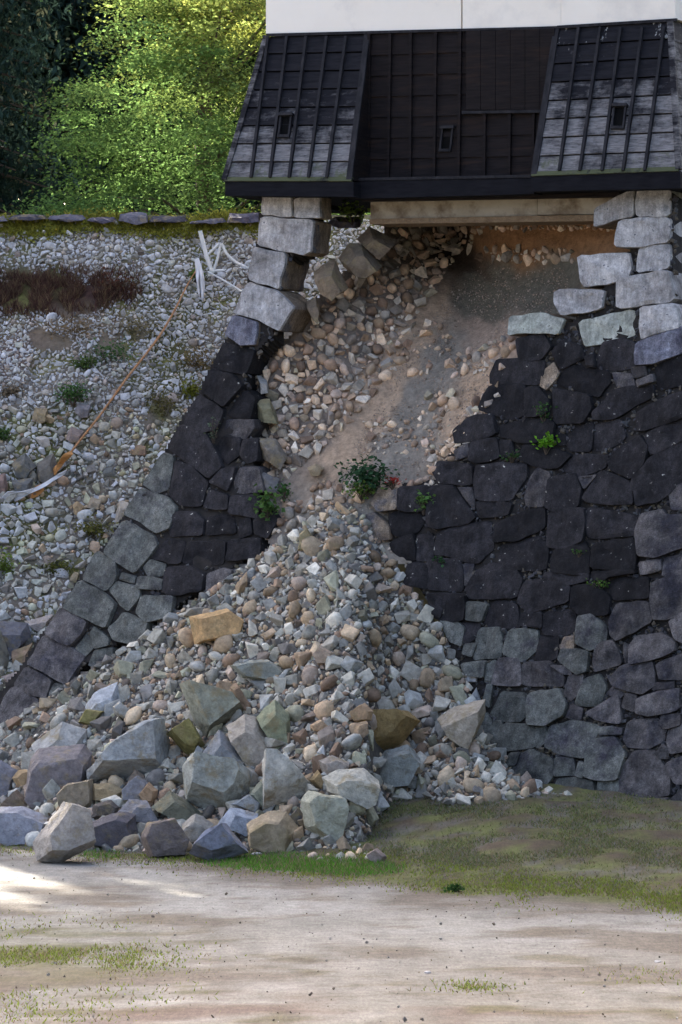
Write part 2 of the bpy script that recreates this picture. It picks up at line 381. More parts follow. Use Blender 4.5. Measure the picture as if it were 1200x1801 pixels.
AVOID = []
def scatter(poly, size_fn, cover, rng, bbox=None, tight=0.60):
    """dart throwing in a photo region: spots (px, py) and radii in photo pixels"""
    xs = [p[0] for p in poly]; ys = [p[1] for p in poly]; out = []
    x0, x1, y0, y1 = min(xs), max(xs), min(ys), max(ys); cell = 24.0; grid = {}
    n = int((x1 - x0) * (y1 - y0) * cover)
    PX = rng.uniform(x0, x1, n); PY = rng.uniform(y0, y1, n); ok = inpoly(PX, PY, poly)
    for a_ in AVOID: ok &= ~inpoly(PX, PY, a_)
    PX = PX[ok]; PY = PY[ok]; R = size_fn(PX, PY, rng); order = np.argsort(-R)
    for i in order:
        x, y, r = PX[i], PY[i], R[i]
        if r <= 0: continue
        gx, gy = int(x // cell), int(y // cell); bad = False
        for ax in (gx - 1, gx, gx + 1):
            for ay in (gy - 1, gy, gy + 1):
                for (qx, qy, qr) in grid.get((ax, ay), ()):
                    if (qx - x) ** 2 + (qy - y) ** 2 < (tight * (r + qr)) ** 2: bad = True; break
                if bad: break
            if bad: break
        if bad: continue
        grid.setdefault((gx, gy), []).append((x, y, r)); out.append((x, y, r))
    return np.array(out)

def chaikin(p, k=0.22):
    out = []
    for i in range(len(p)):
        a = np.array(p[i], float); b = np.array(p[(i + 1) % len(p)], float)
        out += [a * (1 - k) + b * k, a * k + b * (1 - k)]
    return out

def wall_stone(poly, mat, parent, rnd, depth=0.8, proud=0.05, shrink=-4.6, mat_side=None, lift=0.0, k=0.09, dirn=None):
    """one block of the dry-stone face: outline in photo pixels laid on the battered face, real thickness into the wall"""
    back = -NV if dirn is None else dirn
    p = chaikin(poly, k); q = []
    for i in range(len(p)):
        a, b = p[i], p[(i + 1) % len(p)]; n = max(1, int(np.hypot(*(b - a)) / 14)); nrm = np.array([-(b - a)[1], (b - a)[0]]) / (np.hypot(*(b - a)) + 1e-6)
        for j in range(n):
            q.append(a + (b - a) * j / n + (nrm * rnd.uniform(-1.7, 1.7) if j else 0))
    q = np.array(q); c = q.mean(0); r = np.linalg.norm(q - c, axis=1)[:, None]; q = c + (q - c) * np.clip(1 - shrink / np.maximum(r, 8), 0.5, 1.3)
    seed = rnd.uniform(0, 500); n = len(q)
    px_m = 100.0; tiltx, tilty = rnd.uniform(-0.10, 0.10), rnd.uniform(-0.12, 0.12)
    def ring(scale, off, amp):
        pp = c + (q - c) * scale; P = face(pp[:, 0], pp[:, 1])
        o = np.array([off + lift + (a[0] - c[0]) / px_m * tiltx + (a[1] - c[1]) / px_m * tilty + amp * mnoise.noise((a[0] / 22 + seed, a[1] / 22, seed)) for a in pp])
        return P - back * o[:, None]
    V = [ring(0.97, -depth, 0.05), ring(1.0, -0.30 * depth, 0.02), ring(1.0, -0.05, 0.035), ring(0.965, proud * 0.6, 0.045), ring(0.70, proud, 0.08), ring(0.36, proud, 0.09)]
    cp = ring(0.0, proud, 0.06)[:1]; cb = ring(0.0, -depth, 0)[:1]
    V = np.concatenate(V + [cp, cb]); Fc = []
    for k_ in range(5):
        for i in range(n): j = (i + 1) % n; Fc.append((k_ * n + i, k_ * n + j, (k_ + 1) * n + j, (k_ + 1) * n + i))
    for i in range(n):
        j = (i + 1) % n; Fc.append((5 * n + i, 5 * n + j, 6 * n)); Fc.append((j, i, 6 * n + 1))
    me = pymesh('stone', V, Fc, 38)
    me.materials.append(mat)
    if mat_side is not None:
        me.materials.append(mat_side)
        for i, f in enumerate(me.polygons):
            if i < 2 * n: f.material_index = 1
    return link('stone', me, None, parent)

def Z(off, s, pts): return [(off[0] + x / s, off[1] + y / s) for x, y in pts]

# ------------------------------------------------------------------ the stone rampart under the turret
Z5 = ((780, 330), 1200 / 420); R1 = ((750, 560), 1200 / 450); R2 = ((750, 980), 1200 / 450); Z8 = ((400, 760), 2.4)
Z6 = ((200, 560), 1200 / 360); Z7 = ((0, 780), 2.4); Z4 = ((380, 330), 1200 / 450)
L_, G_, D_, E_, P_, T_, B_ = M_LIGHT, M_LIGHTG, M_DARK, M_GREY, M_PURP, M_PART, M_BROWN
# (zoom, material, outline, thickness)
STONES = [
 (Z5, L_, [(760,105),(880,40),(960,5),(960,145),(870,160),(755,200)], .9), (Z5, L_, [(970,5),(1138,5),(1138,143),(970,148)], 1.4),
 (Z5, L_, [(885,160),(1140,146),(1137,275),(1000,300),(865,298)], 1.6), (Z5, L_, [(985,300),(1138,280),(1138,405),(975,430)], 1.6),
 (Z5, L_, [(875,455),(1142,412),(1168,572),(865,612)], 1.6), (Z5, L_, [(675,340),(935,325),(945,400),(925,465),(710,502),(690,470)], .7),
 (Z5, L_, [(560,525),(590,510),(815,515),(800,610),(600,645),(560,580)], .7), (Z5, G_, [(335,645),(500,628),(615,660),(580,740),(430,730),(330,745)], .8),
 (Z5, G_, [(675,670),(955,605),(968,740),(800,785),(705,800)], .8), (Z5, L_, [(995,600),(1165,580),(1190,705),(1120,720),(1000,765),(990,700)], 1.5),
 (Z5, T_, [(975,780),(1130,720),(1190,700),(1200,830),(1060,880),(970,890)], 1.5),
 (Z5, D_, [(365,760),(500,735),(540,800),(490,860),(380,860)], .8), (Z5, D_, [(550,830),(600,770),(690,800),(705,855),(590,910)], .8),
 (Z5, D_, [(770,860),(800,780),(890,762),(955,780),(960,900),(850,915),(765,900)], .8), (Z5, D_, [(712,850),(755,840),(762,900),(720,890)], .5),
 (Z5, D_, [(235,940),(275,865),(385,862),(510,870),(480,990),(235,985)], .9), (Z5, B_, [(500,930),(550,880),(575,940),(520,1010),(490,990)], .6),
 (Z5, D_, [(565,985),(605,905),(720,890),(830,930),(840,970),(780,1050),(700,1025)], .9), (Z5, P_, [(850,930),(940,940),(965,1000),(880,1000)], .4),
 (Z5, P_, [(950,905),(1010,900),(1022,940),(960,952)], .4), (Z5, P_, [(980,970),(1050,940),(1060,975),(990,1000)], .4),
 (Z5, D_, [(1065,900),(1225,825),(1225,985),(1075,1010)], 1.3), (Z5, D_, [(175,1100),(235,995),(405,985),(405,1140),(340,1165),(180,1115)], .9),
 (Z5, D_, [(415,1010),(475,1005),(530,1070),(520,1130),(420,1150)], .7), (Z5, D_, [(550,1010),(735,1045),(745,1110),(700,1180),(560,1185)], .9),
 (Z5, D_, [(755,1130),(860,1020),(1050,985),(1060,1050),(950,1100),(860,1160),(760,1165)], .9), (Z5, D_, [(970,1130),(1075,1080),(1245,1000),(1245,1140),(1010,1220),(970,1220)], 1.3),
 (Z5, D_, [(50,1220),(150,1150),(245,1140),(265,1240),(60,1285)], .8),
 (R1, D_, [(345,500),(560,470),(600,490),(590,570),(440,580),(350,555)], .8), (R1, D_, [(660,590),(700,510),(780,490),(770,620),(680,620)], .8),
 (R1, D_, [(785,620),(792,500),(910,475),(930,560),(840,615)], .8), (R1, D_, [(1030,540),(1200,450),(1260,440),(1260,540),(1060,640),(1040,600)], 1.2),
 (R1, D_, [(605,525),(650,545),(650,590),(610,590)], .5), (R1, D_, [(205,660),(215,580),(330,562),(345,650),(240,675)], .8),
 (R1, P_, [(140,620),(195,590),(200,640),(150,660)], .5), (R1, D_, [(352,575),(400,580),(410,640),(355,650)], .5),
 (R1, D_, [(440,660),(460,590),(560,600),(680,640),(620,700),(510,690)], .8), (R1, D_, [(625,705),(690,645),(850,640),(835,700),(720,740)], .8),
 (R1, D_, [(850,660),(1000,550),(1040,600),(1020,680),(960,750),(870,710)], .8), (R1, D_, [(965,760),(1060,650),(1260,550),(1260,720),(1090,860),(990,880)], 1.0),
 (R1, D_, [(30,720),(60,670),(215,690),(215,780),(60,770)], .8), (R1, D_, [(230,760),(240,690),(350,680),(470,680),(470,740),(400,850),(240,850)], .9),
 (R1, P_, [(460,830),(520,700),(585,730),(550,880),(470,880)], .8), (R1, D_, [(562,880),(580,750),(700,730),(725,800),(710,880),(600,905)], .8),
 (R1, D_, [(735,840),(820,715),(960,770),(970,870),(880,870),(760,860)], .8), (R1, P_, [(720,745),(800,735),(745,795)], .4),
 (R1, D_, [(10,970),(20,790),(130,790),(230,930),(200,960),(60,985)], .8), (R1, P_, [(150,795),(215,800),(228,900)], .4),
 (R1, D_, [(235,860),(330,855),(400,870),(380,920),(250,935)], .6),
 (R1, D_, [(320,1050),(330,960),(480,900),(555,890),(555,980),(430,1040)], .8), (R1, D_, [(565,1070),(580,910),(720,890),(742,900),(735,1040),(640,1080)], .8),
 (R1, D_, [(755,1030),(755,885),(985,930),(995,980),(970,1020)], .8), (R1, P_, [(985,1000),(1010,920),(1110,900),(1130,930),(1260,910),(1260,1050),(1080,1120),(1000,1110)], .9),
 (R1, P_, [(1140,800),(1260,760),(1260,890),(1150,895)], .6), (R1, D_, [(40,1110),(60,1000),(300,950),(310,1080),(240,1150),(100,1110)], .8),
 (R1, D_, [(330,1170),(350,1065),(420,1050),(540,1020),(570,1090),(560,1180)], .8), (R1, D_, [(590,1190),(600,1085),(740,1050),(765,1090),(765,1200)], .8),
 (R1, D_, [(775,1170),(785,1060),(970,1028),(985,1110),(975,1180)], .8),
 (R2, D_, [(0,150),(0,20),(160,10),(170,160)], .8), (R2, D_, [(185,150),(240,65),(300,30),(420,60),(450,105),(420,190),(210,195)], .8),
 (R2, P_, [(175,35),(222,35),(200,120),(177,130)], .4), (R2, D_, [(430,210),(462,112),(540,108),(675,132),(665,210),(480,260)], .8),
 (R2, D_, [(550,95),(560,70),(760,75),(760,108),(680,125),(600,112)], .6), (R2, D_, [(775,95),(785,65),(975,60),(980,75),(860,92),(830,120)], .6),
 (R2, D_, [(685,230),(690,140),(800,130),(860,190),(850,270),(720,265)], .8), (R2, D_, [(855,150),(870,105),(1040,92),(1045,190),(880,200)], .8),
 (R2, P_, [(1000,25),(1100,10),(1100,60),(1010,80)], .5), (R2, P_, [(1108,90),(1120,5),(1260,-10),(1260,60)], .6),
 (R2, P_, [(1055,200),(1062,120),(1260,70),(1260,240),(1130,290),(1065,290)], .8), (R2, D_, [(20,270),(15,175),(182,175),(178,290),(100,310)], .8),
 (R2, E_, [(187,290),(192,212),(288,222),(258,298)], .6), (R2, D_, [(265,310),(320,205),(420,222),(435,330),(300,330)], .8),
 (R2, D_, [(442,320),(452,265),(540,265),(540,330)], .6), (R2, D_, [(547,350),(557,262),(690,245),(700,340),(640,370),(560,360)], .8),
 (R2, E_, [(705,400),(715,280),(780,268),(850,340),(840,400),(770,435)], .8), (R2, P_, [(865,300),(900,220),(1040,210),(1060,300),(900,390),(870,360)], .9),
 (R2, P_, [(955,420),(990,372),(1100,358),(1165,400),(1165,440),(1050,480),(962,500)], .8), (R2, P_, [(1140,298),(1260,240),(1260,420),(1168,380)], .8),
 (R2, D_, [(105,390),(120,312),(250,307),(240,370),(190,400)], .7), (R2, E_, [(175,450),(182,412),(234,405),(215,462)], .5),
 (R2, E_, [(220,480),(250,337),(340,333),(350,370),(345,470)], .8), (R2, E_, [(360,450),(390,343),(520,343),(520,430),(450,490)], .8),
 (R2, D_, [(512,480),(532,372),(618,372),(608,470),(560,490)], .7), (R2, B_, [(632,425),(650,378),(692,372),(690,425)], .4),
 (R2, E_, [(625,480),(640,432),(760,442),(755,530),(710,545)], .8), (R2, P_, [(785,490),(800,402),(880,392),(915,500),(790,535)], .8),
 (R2, P_, [(865,570),(920,512),(1060,485),(1070,600),(1010,640),(880,600)], .9), (R2, P_, [(1082,500),(1260,430),(1260,570),(1100,572)], .8),
 (R2, P_, [(922,402),(950,420),(952,502),(930,502)], .4), (R2, E_, [(175,500),(278,487),(268,560),(190,552)], .6),
 (R2, E_, [(285,500),(322,484),(305,590),(275,580)], .6), (R2, P_, [(312,590),(337,480),(430,477),(445,600),(330,595)], .8),
 (R2, P_, [(450,600),(457,497),(578,492),(645,560),(640,605)], .8), (R2, P_, [(590,508),(670,512),(680,550),(640,545)], .4),
 (R2, P_, [(650,640),(670,558),(738,552),(720,630),(680,670)], .7), (R2, E_, [(695,690),(750,572),(810,552),(840,610),(810,695)], .8),
 (R2, P_, [(842,640),(880,605),(930,632),(900,662)], .5), (R2, P_, [(740,730),(820,695),(900,645),(915,780),(800,760)], .8),
 (R2, P_, [(1062,622),(1075,592),(1160,582),(1155,620)], .5), (R2, E_, [(270,680),(290,602),(314,602),(298,700)], .6),
 (R2, E_, [(295,740),(350,632),(460,642),(470,740),(430,770),(330,765)], .9), (R2, E_, [(477,780),(482,642),(620,618),(655,690),(640,740),(560,785)], .9),
 (R2, P_, [(652,750),(682,692),(730,712),(720,760)], .5), (R2, P_, [(920,700),(940,642),(985,652),(975,722)], .6),
 (R2, P_, [(992,730),(992,662),(1185,615),(1185,712),(1050,742)], .8), (R2, P_, [(1100,780),(1112,745),(1190,735),(1190,785),(1130,800)], .6),
 (R2, P_, [(1195,700),(1260,660),(1260,770),(1200,780)], .6),
 (R2, E_, [(215,870),(240,745),(280,735),(303,780),(270,880)], .7), (R2, E_, [(287,890),(315,775),(352,773),(343,895)], .7),
 (R2, E_, [(352,900),(362,782),(498,787),(508,890),(380,905)], .9), (R2, E_, [(512,880),(507,802),(555,797),(560,850),(530,893)], .6),
 (R2, E_, [(552,888),(582,792),(690,768),(808,792),(798,840),(742,900),(740,940),(620,920)], 1.0), (R2, E_, [(812,830),(822,797),(918,802),(913,832)], .5),
 (R2, P_, [(927,850),(952,772),(1070,757),(1110,802),(1110,860),(1040,895),(950,890)], .9), (R2, P_, [(1127,860),(1142,802),(1260,770),(1260,900),(1150,920)], .8),
 (R2, P_, [(215,940),(225,897),(350,907),(368,960),(320,1010),(240,990)], .8), (R2, E_, [(367,960),(400,922),(438,922),(420,970),(375,985)], .5),
 (R2, E_, [(382,1010),(430,935),(490,902),(588,950),(588,1030),(550,1075),(420,1060)], .9), (R2, E_, [(597,1025),(607,942),(688,942),(693,1020)], .7),
 (R2, E_, [(702,1020),(717,962),(740,972),(735,1030)], .5), (R2, E_, [(748,1025),(752,912),(790,855),(880,842),(930,920),(900,1040),(800,1040)], .9),
 (R2, P_, [(905,1118),(917,990),(970,912),(1070,912),(1140,1020),(1140,1115),(1060,1125)], .9), (R2, P_, [(1080,920),(1110,882),(1135,902),(1130,940),(1100,942)], .5),
 (R2, P_, [(1122,970),(1260,910),(1260,1060),(1165,1060)], .8), (R2, E_, [(592,1098),(612,1040),(700,1038),(780,1052),(788,1110)], .7),
 (R2, E_, [(802,1100),(812,1048),(900,1048),(892,1110)], .6), (R2, P_, [(1150,1135),(1200,1090),(1260,1080),(1260,1200),(1160,1180)], .7),
 (R2, P_, [(905,1130),(1060,1130),(1130,1128),(1120,1170),(910,1160)], .5),
 (Z8, B_, [(612,300),(640,240),(718,232),(714,322),(640,330)], .7), (Z8, D_, [(724,322),(732,235),(852,225),(828,330),(760,332)], .8),
 (Z8, B_, [(588,352),(622,342),(680,400),(690,450),(650,452)], .5), (Z8, D_, [(684,420),(692,342),(790,335),(838,360),(800,420),(720,438)], .8),
 (Z8, D_, [(690,470),(785,432),(795,540),(740,535),(700,500)], .7), (Z8, D_, [(800,540),(803,440),(866,432),(868,540)], .7), (Z8, D_, [(752,640),(765,562),(800,552),(842,562),(848,660)], .7),
 (Z8, D_, [(848,685),(915,690),(905,780),(870,760)], .7), (Z8, E_, [(900,800),(960,790),(1000,830),(985,900),(940,880)], .7),
 # the left corner strip, from the pale blocks downwards
 (Z6, D_, [(580,285),(645,135),(780,175),(825,190),(770,330),(620,300)], .9), (Z6, D_, [(520,430),(580,292),(700,330),(762,400),(650,520),(560,450)], .9),
 (Z6, D_, [(405,620),(500,442),(600,500),(650,540),(610,650),(530,670)], .9), (Z6, D_, [(315,760),(395,622),(540,662),(620,800),(640,870),(560,940),(440,850)], 1.0),
 (Z6, D_, [(660,560),(772,420),(830,470),(800,590),(700,580)], .7), (Z6, P_, [(640,670),(660,592),(820,592),(830,640),(770,710)], .7),
 (Z6, D_, [(600,750),(640,692),(748,702),(740,800),(660,860)], .7), (Z6, D_, [(742,800),(762,712),(850,702),(840,830),(780,850)], .8),
 (Z6, E_, [(165,970),(290,790),(360,810),(320,1000),(250,1030)], .9), (Z6, D_, [(325,1040),(364,832),(460,862),(558,960),(520,1100),(400,1100)], .9),
 (Z6, D_, [(562,960),(640,882),(718,872),(700,940),(670,1010),(620,982)], .7), (Z6, P_, [(702,940),(742,872),(850,872),(880,1020),(700,1022)], .8),
 (Z6, E_, [(50,1150),(150,990),(320,1052),(370,1110),(330,1230),(250,1260),(150,1190)], .9), (Z6, D_, [(310,1200),(342,1132),(480,1135),(530,1180),(520,1272),(330,1282)], .8),
 (Z6, D_, [(532,1110),(562,1002),(670,1035),(670,1120)], .7), (Z6, D_, [(545,1272),(547,1162),(700,1152),(715,1262)], .8),
 (Z6, D_, [(682,1142),(692,1042),(820,1032),(860,1100),(840,1172)], .8), (Z6, D_, [(735,1292),(742,1182),(800,1165),(812,1262)], .6),
 (Z6, D_, [(822,1180),(900,1110),(960,1180),(900,1290),(825,1262)], .6),
 (Z6, D_, [(220,1412),(310,1285),(420,1312),(390,1440)], .8), (Z6, D_, [(395,1432),(430,1312),(660,1302),(640,1440),(520,1462)], .9), (Z6, D_, [(660,1422),(680,1300),(860,1285),(850,1400)], .7),
 (Z6, E_, [(175,1460),(215,1415),(308,1442),(280,1510),(200,1512)], .6), (Z6, E_, [(135,1582),(150,1512),(290,1532),(285,1592)], .5),
 (Z6, D_, [(290,1600),(310,1462),(450,1452),(540,1502),(520,1600),(330,1625)], .8), (Z6, P_, [(545,1600),(550,1500),(640,1465),(700,1480),(640,1600)], .7),
 (Z7, E_, [(440,460),(520,322),(650,390),(665,430),(570,550),(480,490)], .9), (Z7, E_, [(345,570),(410,455),(490,490),(495,560),(445,625)], .9),
 (Z7, E_, [(270,690),(340,575),(450,640),(490,680),(450,780),(370,740)], .9), (Z7, E_, [(455,620),(490,582),(590,602),(590,650),(540,710)], .7),
 (Z7, E_, [(500,572),(512,545),(572,560),(566,592)], .4), (Z7, E_, [(578,712),(602,642),(740,642),(720,730),(620,755)], .7),
 (Z7, P_, [(190,800),(265,687),(370,750),(350,800),(300,855)], .9), (Z7, E_, [(460,780),(522,712),(630,752),(600,850),(480,830)], .7),
 (Z7, E_, [(310,870),(370,792),(395,860),(350,905)], .5), (Z7, E_, [(382,800),(402,772),(460,822),(460,850),(400,866)], .5),
 (Z7, P_, [(115,930),(185,805),(300,860),(360,900),(280,1020),(180,960)], .9), (Z7, E_, [(365,940),(400,872),(475,862),(470,930)], .6),
 (Z7, P_, [(50,1020),(110,942),(220,1000),(190,1075),(120,1060)], .9), (Z7, P_, [(-30,1160),(50,1022),(160,1080),(130,1150),(30,1210),(-30,1230)], .9),
 (Z7, P_, [(-120,1280),(-40,1172),(20,1215),(60,1250),(20,1300)], .9), (Z7, E_, [(200,1090),(228,1010),(300,1030),(330,1060),(260,1100)], .6),
]
PILLAR = [ # pale blocks still standing one on the other at the left corner, broken brown on the breach side
 (Z4, L_, [(225,38),(362,38),(366,140),(217,130)], .9), (Z4, L_, [(368,52),(496,40),(500,145),(368,140)], .5),
 (Z4, L_, [(213,134),(474,152),(456,302),(420,320),(190,272)], .8), (Z4, L_, [(185,278),(337,306),(297,480),(155,432)], 1.05),
 (Z4, L_, [(150,440),(290,482),(372,562),(300,676),(200,622),(85,590)], 1.0), (Z4, T_, [(45,692),(85,596),(202,632),(190,738),(120,742)], .9),
]
rampart = empty('stone_rampart')
tag(rampart, 'dark dry-stone rampart with a gaping collapsed breach, pale corner blocks holding the turret', 'stone wall')
rw = random.Random(21)
for zz, mt, pts, dep in STONES:
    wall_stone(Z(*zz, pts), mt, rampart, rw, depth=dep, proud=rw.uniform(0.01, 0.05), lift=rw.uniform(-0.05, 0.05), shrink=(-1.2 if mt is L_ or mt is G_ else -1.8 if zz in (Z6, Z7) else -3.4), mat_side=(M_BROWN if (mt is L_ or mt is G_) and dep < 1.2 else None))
for zz, mt, pts, dep in PILLAR:
    wall_stone(Z(*zz, pts), mt, rampart, rw, depth=dep, proud=0.03, lift=rw.uniform(0.0, 0.06), mat_side=M_BROWN, k=0.06, shrink=-0.5)

WALL_R = [(690,905),(672,880),(690,862),(775,855),(800,810),(835,770),(880,715),(905,660),(935,625),(940,580),(1015,575),(1085,500),(1110,470),(1120,430),(1100,350),(1190,345),(1190,540),(1215,640),(1225,700),(1225,1425),(1050,1410),(850,1390),(840,1300),(790,1110),(720,1000),(690,960)]
WALL_L = [(470,345),(560,345),(560,440),(500,470),(490,560),(490,600),(440,650),(440,700),(450,760),(455,800),(460,860),(470,900),(480,940),(460,980),(300,1090),(140,1190),(-30,1285),(-60,1290),(8,1230),(45,1185),(80,1130),(118,1080),(152,1020),(200,960),(236,905),(270,850),(303,800),(330,745),(355,710),(382,650),(408,605),(430,560),(452,480),(464,430)]
def grid_in(poly, step, depth_fn, pad=0):
    xs = np.arange(min(p[0] for p in poly) - step, max(p[0] for p in poly) + 2 * step, step); ys = np.arange(min(p[1] for p in poly) - step, max(p[1] for p in poly) + 2 * step, step)
    X, Y = np.meshgrid(xs, ys); nx = len(xs); cx = (X[:-1, :-1] + step / 2).ravel(); cy = (Y[:-1, :-1] + step / 2).ravel()
    keep = inpoly(cx, cy, poly); i = (np.arange(nx - 1)[None, :] + nx * np.arange(len(ys) - 1)[:, None]).ravel()[keep]
    Fc = np.stack([i, i + 1, i + nx + 1, i + nx], 1); used, inv = np.unique(Fc, return_inverse=True); Fc = inv.reshape(-1, 4)
    x = X.ravel()[used]; y = Y.ravel()[used]
    return x, y, depth_fn(x, y), Fc
for poly in (WALL_R, WALL_L):
    x, y, d, Fc = grid_in(poly, 5, lambda x, y: face_d(x, y) + 0.37)
    me = npmesh('packed_earth', at(x, y, d), Fc); o = link('packed_earth', me, M_CORE, rampart)
    so_ = o.modifiers.new('thick', 'SOLIDIFY'); so_.thickness = 0.5; so_.offset = 0
# little wedge stones jammed in the joints
rg = np.random.default_rng(5); WP, WR = [], []
for poly, n in ((WALL_R, 4000), (WALL_L, 1400)):
    xs = rg.uniform(min(p[0] for p in poly), max(p[0] for p in poly), n * 3); ys = rg.uniform(min(p[1] for p in poly), max(p[1] for p in poly), n * 3)
    ok = inpoly(xs, ys, poly)
    for zz, mt, pts, dep in STONES + PILLAR:
        q_ = np.array(Z(*zz, pts)); c_ = q_.mean(0); ok &= ~inpoly(xs, ys, [tuple(v) for v in c_ + (q_ - c_) * 1.02])
    xs = xs[ok][:n]; ys = ys[ok][:n]
    WP.append(at(xs, ys, face_d(xs, ys) + rg.uniform(0.03, 0.12, len(xs)))); WR.append(rg.uniform(0.025, 0.075, len(xs)))
WP = np.concatenate(WP); WR = np.concatenate(WR)
wc = np.array([[(0.05, 0.048, 0.052), (0.08, 0.08, 0.08), (0.10, 0.085, 0.065)][k] for k in rg.integers(0, 3, len(WP))])
o = link('wedge_stones', rocks_mesh('wedge_stones', WP, WR, np.zeros(len(WP), bool), wc, rg), M_ROCKA, rampart); o['kind'] = 'stuff'

# ------------------------------------------------------------------ the breach: earth and rubble spilling from inside the rampart
CTRL = np.array([(640,870,.05),(600,890,.03),(560,905,.08),(655,930,.0),(690,965,.0),(530,930,.1),(470,690,.75),(462,760,.65),(470,830,.5),(490,880,.35),(540,880,.2),
 (480,640,.85),(520,590,1.0),(560,545,1.25),(600,505,1.7),(640,465,2.3),(680,420,3.2),(720,400,4.0),(560,650,1.1),(600,600,1.5),(650,540,2.1),(700,480,2.9),
 (560,760,.75),(600,830,.35),(640,760,.85),(640,680,1.35),(700,620,1.9),(700,700,1.25),(700,800,.55),(760,420,4.6),(800,415,5.2),(760,520,3.0),(800,470,3.7),
 (760,640,1.6),(760,720,1.0),(760,800,.6),(800,740,.75),(820,640,1.5),(850,690,.7),(900,610,.7),(870,640,.9),(850,590,2.0),(900,575,1.5),(850,560,2.5),(850,500,3.0),(830,455,3.9),
 (900,500,2.6),(950,500,2.2),(1000,500,1.7),(1000,560,.9),(950,560,1.2),(1040,470,1.2),(1080,430,1.1),(900,460,2.75),(1000,455,1.8),(850,440,3.2),(900,400,2.7),(1000,400,1.9),(1090,395,1.2),(850,395,3.3),(950,560,1.1),(720,870,.5),(700,930,.3)], float)
def rbf(x, y):
    a = CTRL[:, :2]; D = np.linalg.norm(a[:, None] - a[None], axis=2)
    w = np.linalg.solve(D + 1e-3 * np.eye(len(a)) * -8, CTRL[:, 2] - CTRL[:, 2].mean())
    return CTRL[:, 2].mean() + np.linalg.norm(np.stack([x, y], 1)[:, None] - a[None], axis=2) @ w
BREACH = [(430,700),(450,650),(480,615),(520,580),(545,545),(575,505),(615,470),(645,440),(672,410),(690,380),(1095,380),(1110,450),(1060,520),(1010,590),(930,620),(900,660),(880,700),(820,770),(790,840),(760,880),(720,1000),(690,985),(650,985),(500,985),(440,920),(430,800)]
def breach_d(x, y):
    x = np.asarray(x, float); y = np.asarray(y, float)
    return face_d(x, y) + np.maximum(rbf(x, y), 0.0)
SEEDS = [((0.54,0.385,0.255), [(700,640),(650,720),(620,780),(760,545),(850,675),(815,725),(740,590),(690,690),(600,800)]),
 ((0.31,0.27,0.215), [(765,665),(725,745),(685,800),(640,855),(800,630),(650,940),(600,910),(690,970),(560,940),(770,610),(740,700)]),
 ((0.175,0.158,0.118), [(880,520),(950,500),(1000,480),(835,510),(960,545),(860,560)]),
 ((0.34,0.185,0.09), [(860,430),(920,415),(1000,420),(1060,420),(950,400),(1040,440)]), ((0.46,0.34,0.25), [(850,592),(885,585)]),
 ((0.07,0.05,0.035), [(805,415),(790,440),(825,430),(820,470)]), ((0.26,0.21,0.165), [(600,600),(560,650),(700,500),(520,700),(560,760),(620,560),(740,450),(500,780),(470,880)])]  # near-black first group paints the shade of the deep hollow into the earth
SP = np.array([p for c, l in SEEDS for p in l], float); SC = np.array([c for c, l in SEEDS for p in l])
def breach_surface():
    x, y, d, Fc = grid_in(BREACH, 6, breach_d)
    n1 = fbm(x, y, 0.03, 2.0, 4); n2 = fbm(x, y, 0.02, 9.0, 3); n3 = fbm(x, y, 0.02, 17.0, 3)
    d = d + 0.10 * n1 * np.clip(d - face_d(x, y), 0, 1)
    q = np.stack([x + 26 * n2, y + 26 * n3], 1); D = np.linalg.norm(q[:, None] - SP[None], axis=2); w = 1 / (D + 3) ** 5
    c = (w[:, :, None] * SC[None]).sum(1) / w.sum(1)[:, None]
    me = npmesh('earth_slope', at(x, y, d), Fc, c, True)
    tag(link('earth_slope', me, M_EARTH), 'brown and grey earth fill exposed inside the breach', 'earth', kind='structure')
breach_surface()

BR_R = np.random.default_rng(12)
def pal(n, rng, tan):
    t = rng.random(n) < tan
    g = np.array(GREYS)[rng.integers(0, len(GREYS), n)]; b = np.array(TANS)[rng.integers(0, len(TANS), n)]
    return np.where(t[:, None], b, g * np.array([1.12, 1.05, 0.94])) * np.clip(np.exp(rng.normal(0.20, 0.36, n)), 0.45, 1.75)[:, None], t
def lay(poly, size_fn, cover, dfn, rng, tan, sink=0.35):
    S = scatter(poly, size_fn, cover, rng)
    d = dfn(S[:, 0], S[:, 1]); R = S[:, 2] / F * d; P = at(S[:, 0], S[:, 1], d - R * (1 - 2 * sink))
    c, t = pal(len(S), rng, tan); rounded = t & (rng.random(len(S)) < 0.45) | (rng.random(len(S)) < 0.12); R = np.where(rounded, R * 0.92, R * 0.98)
    return S, P, R, rounded, c
PARTS = []
CB = [(455,655),(500,615),(540,585),(570,540),(620,490),(690,420),(800,408),(815,440),(775,490),(735,550),(705,640),(650,700),(595,760),(550,800),(515,830),(470,850),(455,800),(450,700)]
lg = lambda lo, mid, sd, hi: (lambda x, y, r: np.clip(np.exp(r.normal(math.log(mid), sd, len(x))), lo, hi))
PARTS.append(lay([(560,900),(600,820),(660,720),(720,620),(790,520),(840,470),(1000,470),(1000,560),(900,590),(880,680),(800,770),(760,850),(690,960),(600,930)], lg(0.9, 1.4, 0.3, 3.5), 0.06, breach_d, BR_R, 0.45))
PARTS[-1] = PARTS[-1][:4] + (PARTS[-1][4] * 0.35 + np.array([0.15, 0.125, 0.10]),)
PARTS.append(lay(CB, lg(3.0, 5.6, 0.42, 15), 0.34, breach_d, BR_R, 0.55))
